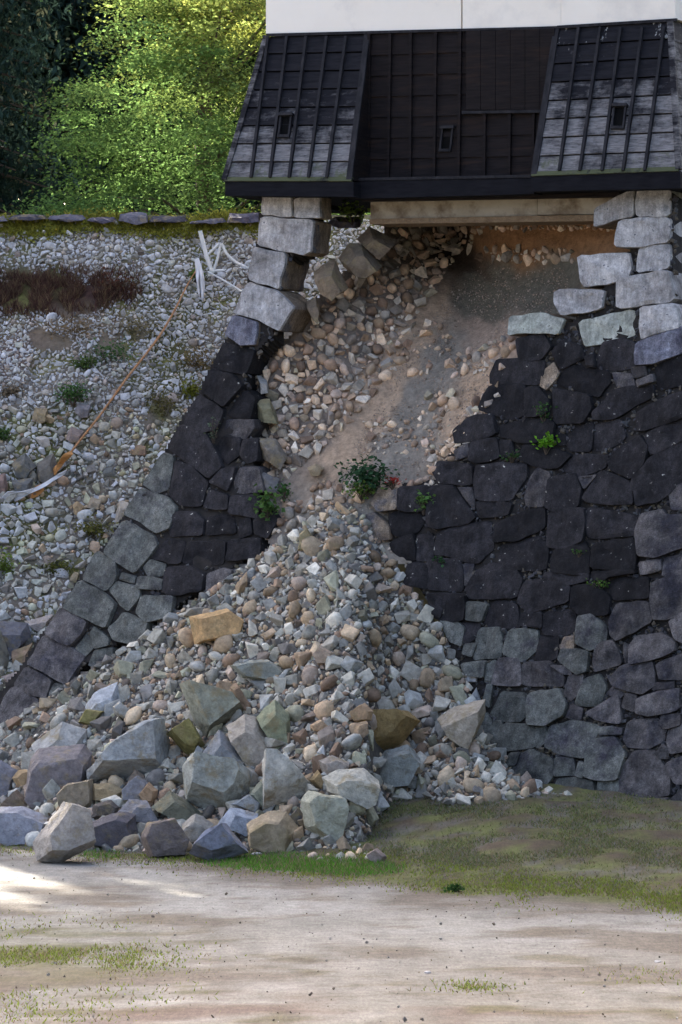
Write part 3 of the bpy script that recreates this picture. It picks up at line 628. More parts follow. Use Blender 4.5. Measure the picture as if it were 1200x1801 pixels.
for poly, cov, sz in (([(745,690),(805,690),(805,725),(745,735)], .06, 7), ([(790,640),(830,610),(905,592),(905,612),(860,650),(800,668)], .10, 6), ([(845,432),(1010,440),(1010,462),(845,462)], .08, 6),
                      ([(640,740),(800,720),(790,800),(650,800)], .012, 5), ([(690,620),(760,560),(800,600),(740,680)], .008, 6), ([(555,850),(615,840),(640,870),(600,900),(540,900)], .05, 6),
                      ([(770,800),(850,690),(870,700),(800,790),(775,840)], .08, 6), ([(850,690),(905,640),(900,660),(860,705)], .05, 5), ([(450,880),(540,880),(560,925),(470,940)], .05, 6), ([(830,392),(1085,390),(1085,402),(830,405)], .12, 4),
                      ([(560,900),(700,960),(690,985),(560,960)], .02, 3), ([(690,400),(840,396),(830,440),(700,450)], .10, 6)):
    PARTS.append(lay(poly, lg(2.5, sz, 0.4, 15), cov, breach_d, BR_R, 0.6))
PARTS.append(lay([(672,852),(745,846),(762,800),(815,742),(860,690),(884,640),(900,650),(872,715),(830,775),(790,830),(770,862),(690,866)], lg(2.5, 6, 0.4, 13), 0.09, lambda x, y: face_d(x, y) + 0.12, BR_R, 0.45, 0.3))
P = np.concatenate([p[1] for p in PARTS]); R = np.concatenate([p[2] for p in PARTS]); RO = np.concatenate([p[3] for p in PARTS]); C = np.concatenate([p[4] for p in PARTS])
C = (0.72 * C + 0.28 * C.mean(1, keepdims=True)) * np.array([1.30, 1.16, 1.04])
tag(link('breach_rubble', rocks_mesh('breach_rubble', P, R, RO, C, BR_R), M_ROCKA), 'brownish cobbles and gravel lying loose inside the breach below the turret', 'rubble', kind='stuff')

# ------------------------------------------------------------------ the heap of fallen stone in front of the breach
TOPX = np.array([-200,-120,0,100,200,330,420,480,540,580,610,640,700,770,820,850,900,960,1000]); TOPY = np.array([1390,1345,1275,1212,1150,1062,1000,958,915,890,884,905,1000,1100,1190,1285,1355,1388,1398])
BOTX = np.array([-200,0,100,300,500,600,640,660,690,740,800,900,960,1000]); BOTY = np.array([1470,1480,1500,1500,1497,1495,1480,1440,1408,1402,1416,1412,1398,1402])
def heap_d(px, py):
    px = np.asarray(px, float); py = np.asarray(py, float)
    yt = np.interp(px, TOPX, TOPY); yb = np.maximum(np.interp(px, BOTX, BOTY), yt + 6)
    dT = face_d(px, yt); T = at(px, yt, dT); dB = ground_d(px, yb); B = at(px, yb, dB)
    m = (B[..., 2] - T[..., 2]) / np.minimum(dB - dT, -0.05); k = (HZ - np.clip(py, yt - 40, yb)) / F
    d = (T[..., 2] - m * dT - CZ) / (k - m)
    d = np.where(py > yb, ground_d(px, np.maximum(py, yb)), d)
    t = np.clip((py - yt) / (yb - yt), 0, 1)
    d = d + 0.12 * fbm(np.ravel(px * np.ones(d.shape)), np.ravel(py * np.ones(d.shape)), 0.02, 4.0, 3).reshape(d.shape)
    return np.clip(d, 55, 95) + 0.35 * np.sin(math.pi * t) * np.clip((yb - yt) / 300, 0, 1)
HEAP = [(x, y) for x, y in zip(TOPX, TOPY)] + [(x, y + 6) for x, y in zip(BOTX[::-1], BOTY[::-1])]
x, y, d, Fc = grid_in(HEAP, 9, heap_d)
fine = np.exp(-(((x - 650) / 60) ** 2 + ((y - 930) / 55) ** 2)) + np.exp(-(((x - 470) / 70) ** 2 + ((y - 985) / 25) ** 2))
hc = np.array([0.15, 0.135, 0.115])[None] * (1 - np.clip(fine, 0, 1)[:, None]) + np.array([0.20, 0.19, 0.175])[None] * np.clip(fine, 0, 1)[:, None]
me = npmesh('rubble_heap', at(x, y, d), Fc, hc, True); rheap = link('rubble_heap', me, M_EARTH)

ZA = ((0, 1150), 1200 / 450); ZB = ((300, 1150), 1200 / 450); ZC = ((650, 1150), 1200 / 550); ZP = ((0, 0), 1.0)
BLD = [
 (ZA,[(120,650),(150,500),(190,450),(390,430),(425,470),(420,560),(160,700)],(.19,.175,.185),'large purple-grey wedge-shaped boulder with overhanging dark underside',.10),
 (ZA,[(420,545),(480,460),(700,330),(760,315),(790,450),(780,570),(580,602),(430,582)],(.33,.35,.36),'largest pale grey boulder, a slanting slab with a pointed tip',-.10),
 (ZA,[(850,150),(960,170),(1090,210),(1130,270),(1020,370),(960,402),(930,360)],(.27,.28,.23),'greenish triangular boulder pointing down high in the boulder field',-.1),
 (ZA,[(790,380),(890,310),(960,430),(930,490),(870,470)],(.22,.20,.08),'small yellow-mossy slab leaning below the greenish triangular boulder',-.1),
 (ZA,[(950,480),(1030,365),(1170,480),(1150,545),(1000,512)],(.20,.215,.235),'blue-grey pyramid-shaped boulder with ribbed face',.1),
 (ZA,[(870,540),(900,490),(1150,540),(1175,610),(1150,700),(1080,760),(880,690)],(.31,.33,.31),'boxy pale green-grey boulder below the ribbed pyramid',-.14),
 (ZB,[(268,345),(350,290),(400,300),(480,400),(470,520),(390,530),(290,400)],(.32,.29,.25),'cream-brown boulder leaning between the triangular and the mossy boulder',.14),
 (ZB,[(282,160),(310,143),(380,250),(350,280),(300,232)],(.25,.175,.12),'upright reddish-brown slab standing on the greenish triangular boulder',0),
 (ZA,[(405,250),(450,180),(550,135),(565,222),(490,265)],(.38,.41,.45),'pale bluish slab lying flat on the upper left of the boulder field',.2),
 (ZA,[(370,320),(405,262),(485,270),(430,335)],(.24,.22,.09),'small mossy ochre stone under the pale bluish slab',0),
 (ZA,[(530,250),(560,225),(620,280),(600,320),(540,282)],(.34,.35,.34),'small pale tilted slab to the side of the pale bluish slab',0),
 (ZA,[(270,660),(320,610),(430,590),(440,700),(400,740),(280,722)],(.27,.23,.175),'rounded tan boulder tucked under the purple-grey wedge',0),
 (ZA,[(435,682),(440,610),(520,605),(575,640),(562,692)],(.30,.24,.15),'rounded ochre stone below the largest pale slab',.1),
 (ZA,[(575,640),(650,570),(700,610),(660,682),(580,692)],(.22,.225,.25),'bluish angular stone below the corner of the largest slab',0),
 (ZA,[(650,660),(700,610),(740,640),(730,700),(680,702)],(.36,.25,.16),'small smooth orange-tan boulder beside the bluish angular stone',0),
 (ZA,[(555,740),(610,685),(690,690),(735,760),(700,802),(620,782)],(.21,.21,.23),'grey boulder with a tan end above the front row',.12),
 (ZA,[(430,770),(440,710),(520,690),(555,720),(530,772)],(.10,.09,.085),'small blackish boulder above the faceted dark boulder',0),
 (ZA,[(430,890),(435,790),(560,745),(630,760),(640,860),(540,920)],(.105,.10,.115),'dark navy-grey faceted boulder in the front row',.05),
 (ZA,[(165,880),(300,708),(400,730),(430,900),(280,975),(180,966)],(.33,.31,.29),'big pale boulder standing furthest forward with an ochre scar',-.05),
 (ZA,[(0,860),(15,725),(110,720),(245,780),(220,870),(60,892)],(.30,.31,.36),'pale bluish boulder at the front by the edge of the picture',.05),
 (ZA,[(10,715),(80,638),(150,722),(100,730)],(.20,.16,.125),'small brown pointed stone behind the pale bluish front boulder',0),
 (ZA,[(-60,700),(-40,490),(10,500),(80,552),(70,632),(20,700)],(.22,.22,.25),'dark blue-grey boulder cut off by the edge of the picture',.1),
 (ZA,[(60,582),(90,548),(130,545),(136,610),(90,632)],(.34,.25,.15),'round orange-tan cobble beside the purple-grey wedge',0),
 (ZA,[(665,860),(690,792),(810,770),(880,870),(860,950),(700,952)],(.15,.13,.125),'dark brown boulder with a near-black cut face in the front row',0),
 (ZA,[(855,802),(920,750),(1000,800),(960,870),(880,872)],(.31,.29,.26),'small cream boulder between the dark brown and the blue one',.1),
 (ZA,[(890,932),(960,850),(1060,800),(1160,930),(1000,972)],(.20,.215,.275),'low blue boulder like a tent in the front row',-.1),
 (ZA,[(720,722),(800,650),(870,690),(1000,780),(850,792)],(.15,.155,.12),'dark olive slab behind the front row of boulders',.1),
 (ZB,[(230,800),(280,720),(410,750),(390,802),(340,850)],(.29,.33,.40),'pale blue slab resting between the blue tent and the tan front boulder',.1),
 (ZB,[(365,800),(470,745),(545,742),(595,820),(580,920),(480,926),(370,890)],(.33,.27,.19),'tan and cream boulder sitting on the grass in the front row',.1),
 (ZB,[(435,505),(450,470),(520,475),(600,550),(685,640),(590,712),(440,732)],(.42,.42,.39),'large near-white boulder with a slanting side, centre of the field',-.1),
 (ZB,[(375,660),(440,580),(455,720),(430,732)],(.24,.26,.21),'grey-green stone half hidden by the near-white boulder',0),
 (ZB,[(615,692),(650,650),(800,670),(822,720),(780,882),(740,892),(640,812)],(.33,.34,.28),'tall pale greenish boulder at the front end beside the grass bank',0),
 (ZB,[(720,582),(780,550),(900,545),(970,600),(950,690),(900,716),(740,642)],(.42,.41,.36),'whitish lumpy boulder above the tall pale greenish one',.1),
 (ZB,[(935,572),(1010,460),(1110,435),(1170,490),(1110,612),(1020,622)],(.29,.31,.30),'rounded grey boulder below the ochre one',.05),
 (ZB,[(908,470),(960,280),(1110,280),(1165,320),(1080,420),(950,502)],(.28,.20,.09),'ochre-brown mossy boulder with a flat tilted face',-.1),
 (ZB,[(405,300),(490,220),(550,280),(560,390),(500,450),(470,402)],(.23,.25,.17),'green mossy boulder leaning in the middle of the heap',.1),
 (ZB,[(850,272),(910,235),(950,270),(940,310),(870,322)],(.40,.28,.18),'smooth orange-tan round boulder beside the ochre one',0),
 (ZB,[(855,390),(870,330),(920,315),(930,370),(880,416)],(.28,.21,.145),'brown upright stone under the smooth orange-tan one',0),
 (ZB,[(700,502),(760,475),(830,510),(820,550),(720,562)],(.28,.255,.23),'flat-topped brownish-grey stone behind the whitish lumpy boulder',.1),
 (ZB,[(655,592),(690,545),(720,592),(700,642)],(.30,.22,.12),'small ochre stone wedged beside the near-white boulder',0),
 (ZB,[(655,335),(700,308),(745,350),(715,372),(670,360)],(.37,.27,.18),'smooth tan oval stone in the middle of the heap',0),
 (ZB,[(290,706),(370,660),(420,700),(410,746),(320,722)],(.29,.31,.33),'small pale blue-grey stone under the boxy boulder',0),
 (ZB,[(560,762),(600,720),(630,770),(610,822),(580,822)],(.08,.08,.09),'blackish stone in the gap beside the tan front boulder',0),
 (ZC,[(268,250),(330,205),(440,180),(440,240),(410,300),(390,350),(300,292)],(.34,.30,.245),'cream and brown boulder leaning against the foot of the wall',.1),
 (ZC,[(375,182),(410,130),(427,182),(400,196)],(.30,.32,.35),'small bluish stone perched on the boulder by the wall',0),
 (ZB,[(920,942),(970,915),(1010,950),(992,990),(940,972)],(.27,.22,.21),'pinkish-brown round stone at the end of the pebble row on the grass',0),
 (ZP,[(336,1086),(398,1072),(428,1092),(418,1120),(345,1131)],(.46,.31,.16),'large orange-tan block high on the slope of the heap',0),
 (ZP,[(524,968),(528,940),(540,928),(553,948),(552,970)],(.31,.27,.17),'olive-tan stone near the top of the heap',0),
 (ZP,[(425,1190),(405,1170),(470,1160),(500,1182),(478,1200)],(.25,.27,.25),'flat grey-green slab on the heap above the boulders',0),
 (ZP,[(552,1150),(565,1136),(586,1148),(588,1168),(560,1168)],(.38,.30,.235),'smooth pinkish-tan boulder alone in the middle of the heap',0),
 (ZP,[(815,1200),(818,1184),(838,1186),(840,1200)],(.42,.44,.48),'small white-blue block at the edge of the heap beside the wall',0),
 (ZP,[(60,1310),(110,1270),(150,1285),(150,1320),(105,1330)],(.36,.36,.35),'flat pale slab above the purple-grey wedge',.2),
]
for zz, pts, col, lab, rdg in BLD:
    p = np.array(Z(*zz, pts)); c = p.mean(0); AVOID.append([tuple(q) for q in c + (p - c) * 0.9])
HR = np.random.default_rng(31)
def heap_size(x, y, r):
    base = 4.7 + 1.9 * np.clip((y - 950) / 400, 0, 1)
    s = np.exp(r.normal(0, 0.42, len(x))) * base
    f = np.exp(-(((x - 655) / 40) ** 2 + ((y - 940) / 50) ** 2))
    s = np.where(r.random(len(x)) < f * 1.15, 0, s)
    return np.clip(s, 0, 24) * (s > 3.4)
inner = [(x_, y_ + 5) for x_, y_ in zip(TOPX, TOPY)] + [(x_, y_ - 2) for x_, y_ in zip(BOTX[::-1], BOTY[::-1])]
S, P, R, RO, C = lay(inner, heap_size, 0.7, heap_d, HR, 0.31, 0.28)
S2, P2, R2_, RO2, C2 = lay(inner, lg(2.6, 4.6, 0.35, 8), 0.16, lambda x, y: heap_d(x, y) + 0.02, HR, 0.3, 0.3)
S3, P3, R3, RO3, C3 = lay([(690,1395),(735,1398),(800,1412),(960,1396),(965,1385),(905,1352),(850,1290),(760,1330),(700,1370)], lg(3, 8, 0.4, 17), 0.12, heap_d, HR, 0.5, 0.15)
S4, P4, R4, RO4, C4 = lay([(520,1493),(560,1478),(660,1490),(680,1512),(600,1518),(530,1508)], lg(3, 8, 0.4, 15), 0.06, lambda x, y: ground_d(x, y), HR, 0.35, 0.1)
S = np.concatenate([S, S3, S4]); P = np.concatenate([P, P3, P4]); R = np.concatenate([R, R3, R4]); RO = np.concatenate([RO, RO3, RO4]); C = np.concatenate([C, C3, C4])
inframe = (S[:, 0] > 0) & (S[:, 0] < 1200); order = np.argsort(-(S[:, 2] * inframe)); big = order[:300]
MM = rotmats(len(P), HR)
def cobble_label(px, py, rnd_, tan):
    shape = 'smooth rounded' if rnd_ else 'angular'; hue = 'tan-brown' if tan else 'grey'
    if px > 690 and py > 1300: zone = 'in the low tongue of rubble on the grass by the wall'
    elif py > 1480: zone = 'in the pebble row on the grass before the boulders'
    elif py > 1250 and px < 560: zone = 'lodged between the boulders at the foot of the heap'
    elif py < 1040: zone = 'near the peak of the rubble heap'
    elif px > 640: zone = 'on the flank of the heap facing the dark wall'
    elif px < 330: zone = 'on the flank of the heap below the corner stones'
    else: zone = 'in the middle of the rubble heap'
    return f'{shape} {hue} cobble {zone}', f'{shape} {hue} cobbles {zone}'
for i in big:
    k = (len(ANG) + int(HR.integers(0, len(RND)))) if RO[i] else int(HR.integers(0, len(ANG)))
    o = link('cobble', ROCKMESH[k]); mw = Matrix(MM[i].tolist()).to_4x4(); mw.translation = Vector(P[i].tolist())
    o.matrix_world = mw @ Matrix.Scale(float(R[i]), 4); o.color = (*C[i].tolist(), 1)
    lab = cobble_label(S[i][0], S[i][1], RO[i], C[i][0] > 1.35 * C[i][2])
    tag(o, lab[0], 'stone', lab[1])
rest = np.setdiff1d(np.arange(len(P)), big)
P = np.concatenate([P[rest], P2]); R = np.concatenate([R[rest], R2_]); RO = np.concatenate([RO[rest], RO2]); C = np.concatenate([C[rest], C2])
tag(rheap, 'great cone of grey and tan rubble spilled from the breach', 'rubble', kind='stuff')
o = link('small_stones', rocks_mesh('small_stones', P, R, RO, C, HR), M_ROCKA, rheap); o['kind'] = 'stuff'

# ------------------------------------------------------------------ boulders
def boulder(pts, d, col, label, rnd, thick=None, name='boulder', group='boulders fallen at the foot of the heap', fwd=0.5, ridge=0.12, cat='boulder', fs=0.62):
    p = np.array(pts, float); c = p.mean(0); w = np.ptp(p[:, 0]); h = np.ptp(p[:, 1]); m = d / F
    t = thick or 0.95 * min(w, h) * m; bm = bmesh.new()
    sx, sy = rnd.uniform(-0.16, 0.16) * w, ridge * h * 1.7
    cols = []
    for s, dx, dy, dd in ((1.0, 0, 0, 0.0), (fs, sx, sy, -t * fwd), (0.95, 0, 0, t * 0.25), (0.7, 0, 0, t * 0.6)):
        for a in p:
            q = c + (a - c) * s * rnd.uniform(0.96, 1.04 if s < 1 else 1.0) + np.array([dx, dy])
            bm.verts.new(at(q[0], q[1], d + dd + rnd.uniform(-0.06, 0.06) * t).tolist())
    r = bmesh.ops.convex_hull(bm, input=bm.verts[:])
    bmesh.ops.delete(bm, geom=[g for g in bm.verts if not g.link_faces], context='VERTS')
    bmesh.ops.dissolve_limit(bm, angle_limit=math.radians(21), verts=bm.verts[:], edges=bm.edges[:])
    bmesh.ops.triangulate(bm, faces=bm.faces[:])
    for _ in range(4):
        es = [e for e in bm.edges if e.calc_length() > 0.075]
        if not es: break
        bmesh.ops.subdivide_edges(bm, edges=es, cuts=1); bmesh.ops.triangulate(bm, faces=bm.faces[:])
    for _ in range(1): bmesh.ops.smooth_vert(bm, verts=bm.verts[:], factor=0.12, use_axis_x=True, use_axis_y=True, use_axis_z=True)
    sd = rnd.uniform(0, 300); bm.normal_update()
    base = at(c[0], c[1], d); loc = Vector(base.tolist())
    for v in bm.verts:
        q = v.co * 3.2 + Vector((sd, 0, sd)); k = 0.024 * mnoise.noise(q) + 0.016 * mnoise.noise(q * 2.7) + 0.009 * mnoise.noise(q * 7)
        v.co += v.normal * k * min(1.0, t / 0.4)
    for v in bm.verts: v.co -= loc
    bmesh.ops.recalc_face_normals(bm, faces=bm.faces[:])
    me = bpy.data.meshes.new(name); bm.to_mesh(me); bm.free()
    me.polygons.foreach_set('use_smooth', [True] * len(me.polygons)); me.set_sharp_from_angle(angle=math.radians(30))
    o = link(name, me, M_BOULD); o.location = loc; o.color = (*col, 1); tag(o, label, cat, group); return o
rb = random.Random(77)
for zz, pts, col, lab, rdg in BLD:
    p = np.array(Z(*zz, pts)); cx, cy = p.mean(0); p = p.mean(0) + (p - p.mean(0)) * 1.10; w = np.ptp(p[:, 0]); h = np.ptp(p[:, 1])
    d = float(heap_d(cx, cy)) - 0.15 - 0.0035 * min(w, h); yb_ = p[:, 1].max()
    if yb_ > 1470: d = min(d, float(ground_d(cx, yb_)) + 0.35)
    boulder(p, d, tuple(c_ * k_ for c_, k_ in zip(col, (1.30, 1.25, 1.15))), lab, rb, ridge=rdg, fs=rb.uniform(0.66, 0.85))
# blocks broken out of the rampart, caught on the rim of the breach
for pts, dd, col, lab in (([(452,395),(500,352),(560,338),(622,470),(560,532),(475,482)], .55, (.27,.20,.13), 'brown broken block beside the standing corner pillar'),
        ([(565,330),(620,262),(682,258),(782,372),(700,422),(620,405)], .9, (.21,.165,.115), 'dark brown block tilted on the rim, middle of three'),
        ([(655,240),(720,182),(850,250),(765,335),(720,300)], 1.2, (.20,.15,.10), 'brown diamond-shaped block on the rim right under the turret'),
        ([(420,540),(470,500),(490,560),(480,640),(440,600)], .7, (.25,.19,.13), 'brown stone jammed under the corner pillar')):
    p = np.array(Z(*Z4, pts)); c = p.mean(0); boulder(p, float(face_d(*c)) + dd, col, lab, rb, thick=0.75, name='stone_block', group='blocks caught on the rim of the breach', cat='stone block')
for pts, off, col, lab in (([(452,660),(470,668),(476,690),(455,692)], .5, (.36,.34,.30), 'small pale pointed stone at the inner edge of the corner strip'),
        ([(450,705),(475,700),(492,745),(455,742)], .35, (.24,.22,.13), 'mossy grey block at the inner edge of the corner strip'),
        ([(452,770),(485,770),(505,800),(490,828),(460,805)], .3, (.22,.19,.15), 'brown-grey block tipping out of the corner strip'),
        ([(456,828),(492,842),(486,866),(460,862)], .3, (.20,.19,.18), 'grey slab tipping out below the brown-grey block'),
        ([(540,822),(555,815),(572,822),(566,836),(546,836)], .25, (.40,.31,.19), 'yellowish oval stone lying in the throat of the breach'),
        ([(775,850),(800,800),(820,800),(800,848)], .3, (.30,.27,.18), 'olive stones heaped on the wall beside the red-leaved plant')):
    p = np.array(pts, float); c = p.mean(0); boulder(p, float(face_d(*c)) + off, col, lab, rb, thick=0.5, name='loose_stone', group='stones loose at the edges of the breach', cat='stone')

AVOID.clear()
# ------------------------------------------------------------------ the collapsed wall beyond: a long slope of rubble
def slope_d(px, py):
    px = np.asarray(px, float); py = np.asarray(py, float)
    scarp = 0.9 * np.exp(-((px - 60) / 190) ** 2) * (1 / (1 + np.exp((py - 525) / 16.0)))
    nz_ = fbm(np.ravel(px), np.ravel(py), 0.02, 6.0, 4).reshape(px.shape)
    return 84.0 + 0.18 * nz_ + (1200 - py) / 815 * 10.5 + scarp + 0.5 * np.sin(px / 90.0) * np.sin(py / 120.0) * 0.6
SLOPE = [(-260,378),(760,378),(760,520),(520,640),(420,680),(320,860),(220,1010),(110,1210),(60,1330),(-260,1330)]
x, y, d, Fc = grid_in(SLOPE, 9, slope_d)
n1 = fbm(x, y, 0.02, 6.0, 4); n2 = fbm(x, y, 0.008, 8.0, 3)
c = np.tile(np.array([0.20, 0.172, 0.135]), (len(x), 1))
def bl(c, col, w): w = np.clip(w, 0, 1)[:, None]; return c * (1 - w) + np.array(col) * w
def blob(cx, cy, rx, ry): return np.exp(-(((x - cx) / rx) ** 2 + ((y - cy) / ry) ** 2))
c = bl(c, (0.22, 0.22, 0.055), np.clip(1.2 - abs(y - 392) / 12, 0, 1) + (n1 > 0.3) * 0.4)
c = bl(c, (0.065, 0.035, 0.028), 1.4 * blob(70, 515, 170, 32)); c = bl(c, (0.20, 0.155, 0.10), 0.9 * blob(120, 580, 130, 30) + 0.8 * blob(330, 640, 60, 40))
c = bl(c, (0.10, 0.10, 0.035), np.clip(n2 * 2.0, 0, 0.85)); c = bl(c, (0.19, 0.19, 0.06), np.clip((n1 - .15) * 1.6, 0, .7)); c = bl(c, (0.17, 0.12, 0.10), blob(10, 620, 60, 50))
me = npmesh('collapsed_slope', at(x, y, d), Fc, c, True)
tag(link('collapsed_slope', me, M_EARTH), 'earth slope where the wall beyond the corner has collapsed', 'slope', kind='structure')
SR = np.random.default_rng(44)
def slope_size(x, y, r):
    s = np.exp(r.normal(0, 0.38, len(x))) * (2.9 + 1.5 * np.clip((y - 700) / 300, 0, 1))
    b = lambda cx, cy, rx, ry: np.exp(-(((x - cx) / rx) ** 2 + ((y - cy) / ry) ** 2))
    skip = 1.6 * b(70, 520, 170, 34) + 0.75 * b(110, 590, 130, 26) + 0.8 * b(185, 625, 45, 18) + 0.8 * b(125, 690, 40, 18) + 0.6 * b(340, 640, 60, 40) + 0.7 * b(280, 720, 60, 40) + 0.5 * b(240, 830, 40, 40) + 0.6 * b(120, 960, 60, 30) + 0.7 * b(30, 1000, 40, 60)
    nz = np.array([mnoise.noise((a / 45, q / 45, 3.3)) for a, q in zip(x, y)])
    s = np.where(r.random(len(x)) < skip + np.clip(nz * 1.3, 0, 0.7), 0, s)
    big = (r.random(len(x)) < 0.010) & (y > 680); s = np.where(big, s * 2.2, s)
    return np.clip(s, 0, 17)
S, P, R, RO, C = lay([(-120,388),(700,388),(680,470),(520,560),(400,680),(300,830),(210,990),(110,1160),(40,1290),(-120,1290)], slope_size, 0.85, slope_d, SR, 0.16, 0.42)
g = C.mean(1, keepdims=True); C = np.where((S[:, 1] < 720)[:, None], C * 0.5 + g * np.array([0.55, 0.56, 0.56]) , C); C = np.minimum(C * np.where(S[:, 1:2] < 640, 1.55, 1.30), 0.52)
tag(link('slope_rubble', rocks_mesh('slope_rubble', P, R, RO, C, SR), M_ROCKA), 'small grey stones covering the collapsed slope beyond the corner', 'rubble', kind='stuff')

cop = random.Random(5); k = 0; px = 462; ORD = 'first second third fourth fifth sixth seventh eighth ninth tenth eleventh twelfth'.split()
COPC = [(.10,.09,.12),(.14,.135,.17),(.08,.075,.09),(.16,.155,.19)]
while px > 0:
    w = cop.uniform(45, 78); h = cop.uniform(8, 20); px -= w - 2; jy = cop.uniform(-4, 4)
    p = [(px, 387 + jy), (px + w * .08, 386 - h * cop.uniform(.3, .8) + jy), (px + w * cop.uniform(.3, .6), 386 - h + jy), (px + w * .9, 386 - h * cop.uniform(.4, .9) + jy), (px + w, 387 + jy), (px + w * .5, 393 + jy)]
    if px + w > 0:
        lab = f'{ORD[k]} flat dark coping stone from the pillar along the slope top'
        boulder(p, float(slope_d(px + w / 2, 384)) - 0.25, COPC[k % 4], lab, cop, thick=0.6, name='coping_stone', group='coping stones along the slope top', cat='coping stone')
    k += 1
boulder([(575,392),(590,380),(640,384),(634,400),(590,402)], float(face_d(600, 390)) + 1.6, (.11, .10, .125), 'dark purple coping stone seen between pillar and breach', cop, thick=0.5, name='coping_stone', group='coping stones along the slope top', cat='coping stone')
for pts, col, lab in (([(-20,1095),(0,1090),(50,1095),(55,1120),(25,1160),(-20,1140)], (.15,.15,.165), 'dark grey block at the foot of the collapsed slope'),
        ([(42,1092),(95,1080),(80,1112),(60,1105)], (.42,.36,.31), 'pale pinkish slab leaning on the corner stones'),
        ([(-20,1140),(0,1105),(18,1150),(15,1190),(-20,1200)], (.24,.22,.17), 'tan-edged grey boulder half out of the picture below the slope'),
        ([(20,1145),(58,1130),(55,1160),(30,1180),(20,1178)], (.33,.23,.15), 'reddish-tan stone beside the lowest corner stones'),
        ([(2,1190),(45,1175),(35,1200),(10,1203)], (.30,.25,.22), 'flat pinkish stone lying before the corner stones'),
        ([(196,925),(210,880),(228,882),(215,905)], (.50,.43,.34), 'tall cream stone peeping out behind the corner'),
        ([(20,815),(45,795),(65,820),(50,840),(25,836)], (.15,.15,.135), 'grey stone of the old facing left in the slope'),
        ([(65,815),(95,795),(105,830),(85,850),(65,842)], (.17,.155,.13), 'brown-grey facing stone beside the orange netting'),
        ([(20,845),(60,840),(55,865),(25,868)], (.16,.16,.15), 'low grey facing stone above the white sheeting'),
        ([(-15,840),(10,830),(15,860),(-15,870)], (.26,.18,.15), 'reddish facing stone at the edge of the picture'),
        ([(56,735),(62,715),(85,718),(84,740),(66,745)], (.32,.25,.15), 'ochre round stone on the collapsed slope'),
        ([(115,770),(125,748),(148,758),(145,775),(125,778)], (.30,.235,.20), 'pinkish round stone by the orange rope'),
        ([(130,725),(138,708),(160,712),(158,732),(140,735)], (.24,.22,.22), 'grey round stone uphill of the pinkish one'),
        ([(152,893),(160,872),(180,880),(178,895)], (.38,.31,.22), 'cream-tan stone low on the collapsed slope'),
        ([(128,888),(136,880),(148,890),(140,906),(130,902)], (.42,.30,.17), 'orange-tan stone beside the cream-tan one low on the slope'),
        ([(232,800),(240,782),(256,784),(258,800)], (.30,.20,.14), 'square brown stone on the slope by the dark corner')):
    p = np.array(pts, float); c = p.mean(0); boulder(p, float(slope_d(*c)) - 0.15, col, lab, rb, name='slope_stone', group='larger stones on the collapsed slope', cat='stone')

# level ground behind the walls, where the trees stand
def prism(name, plan, z0, z1, mat):
    n = len(plan); V = [(a, b, z0) for a, b in plan] + [(a, b, z1) for a, b in plan]
    return pymesh(name, V, [tuple(range(n))[::-1], tuple(range(n, 2 * n))] + [(i, (i + 1) % n, n + (i + 1) % n, n + i) for i in range(n)])
M_TERR = mat_plain('terrace_turf', (0.07, 0.075, 0.03), (0.12, 0.10, 0.06), 2, rough=1)
tag(link('terrace', prism('terrace', [(-140, 96.4), (2.2, 96.4), (6.0, 90.5), (14, 86), (140, 60), (140, 330), (-140, 330)], -0.5, 11.55, M_TERR), M_TERR), 'level ground behind the ramparts', 'terrace', kind='structure')

# ------------------------------------------------------------------ the turret
W = -NV                                   # into the building
SW, SB = -0.15, 0.66                      # planes of the wall and of the skirts' lower edge
turret = empty('turret'); turret.location = (0, 0, 0)
tag(turret, 'white plastered castle turret with flared black boarded skirts overhanging the breach', 'turret')
def vn(a): return a / np.linalg.norm(a)
def slab(name, q, back, mat, parent=turret, attr=None):
    """board or block: four front corners, extruded by the vector back"""
    q = [np.array(a, float) for a in q]; V = q + [a + back for a in q]
    me = pymesh(name, V, [(0, 1, 2, 3), (7, 6, 5, 4), (0, 4, 5, 1), (1, 5, 6, 2), (2, 6, 7, 3), (3, 7, 4, 0)])
    if attr is not None:
        a = me.attributes.new('col', 'FLOAT_COLOR', 'POINT'); a.data.foreach_set('color', np.tile(np.array([*attr, 1.0], np.float32), 8))
    return link(name, me, mat, parent)
def bil(Q, a, t):
    return (Q[0] * (1 - a) + Q[1] * a) * (1 - t) + (Q[3] * (1 - a) + Q[2] * a) * t
def strip(name, p0, p1, side, out, w, th, mat, parent=turret, attr=None):
    return slab(name, [p0 - side * w / 2 + out * th, p0 + side * w / 2 + out * th, p1 + side * w / 2 + out * th, p1 - side * w / 2 + out * th], -out * (th + 0.01), mat, parent, attr)
rt = random.Random(9)
def bay(Q, rows, battens, wear, droppings):
    nrm = vn(np.cross(Q[1] - Q[0], Q[3] - Q[0])); nrm = nrm if nrm @ NV > 0 else -nrm
    side = vn(Q[1] - Q[0])
    slab('shade_backing', [q_ - nrm * .04 for q_ in Q], -nrm * .02, M_SHADE)  # near-black sheet paints the lap shadow between the planks
    for i in range(rows):
        t0, t1 = i / rows + 0.004, (i + 1) / rows - 0.003
        q = [bil(Q, 0, t0) + nrm * 0.004, bil(Q, 1, t0) + nrm * 0.004, bil(Q, 1, t1) + nrm * 0.032, bil(Q, 0, t1) + nrm * 0.032]
        tm = (t0 + t1) / 2
        slab('plank', q, -nrm * 0.03, M_WEATH, attr=(float(np.interp(tm, *wear)) + rt.uniform(-.08, .08), float(np.clip((tm - 0.72) * 2.6, 0, 1)), float(np.interp(tm, *droppings))))
    for p0, p1 in battens:
        strip('batten', p0, p1, side, nrm, 0.05, 0.085, M_BATTEN)
    return nrm, side
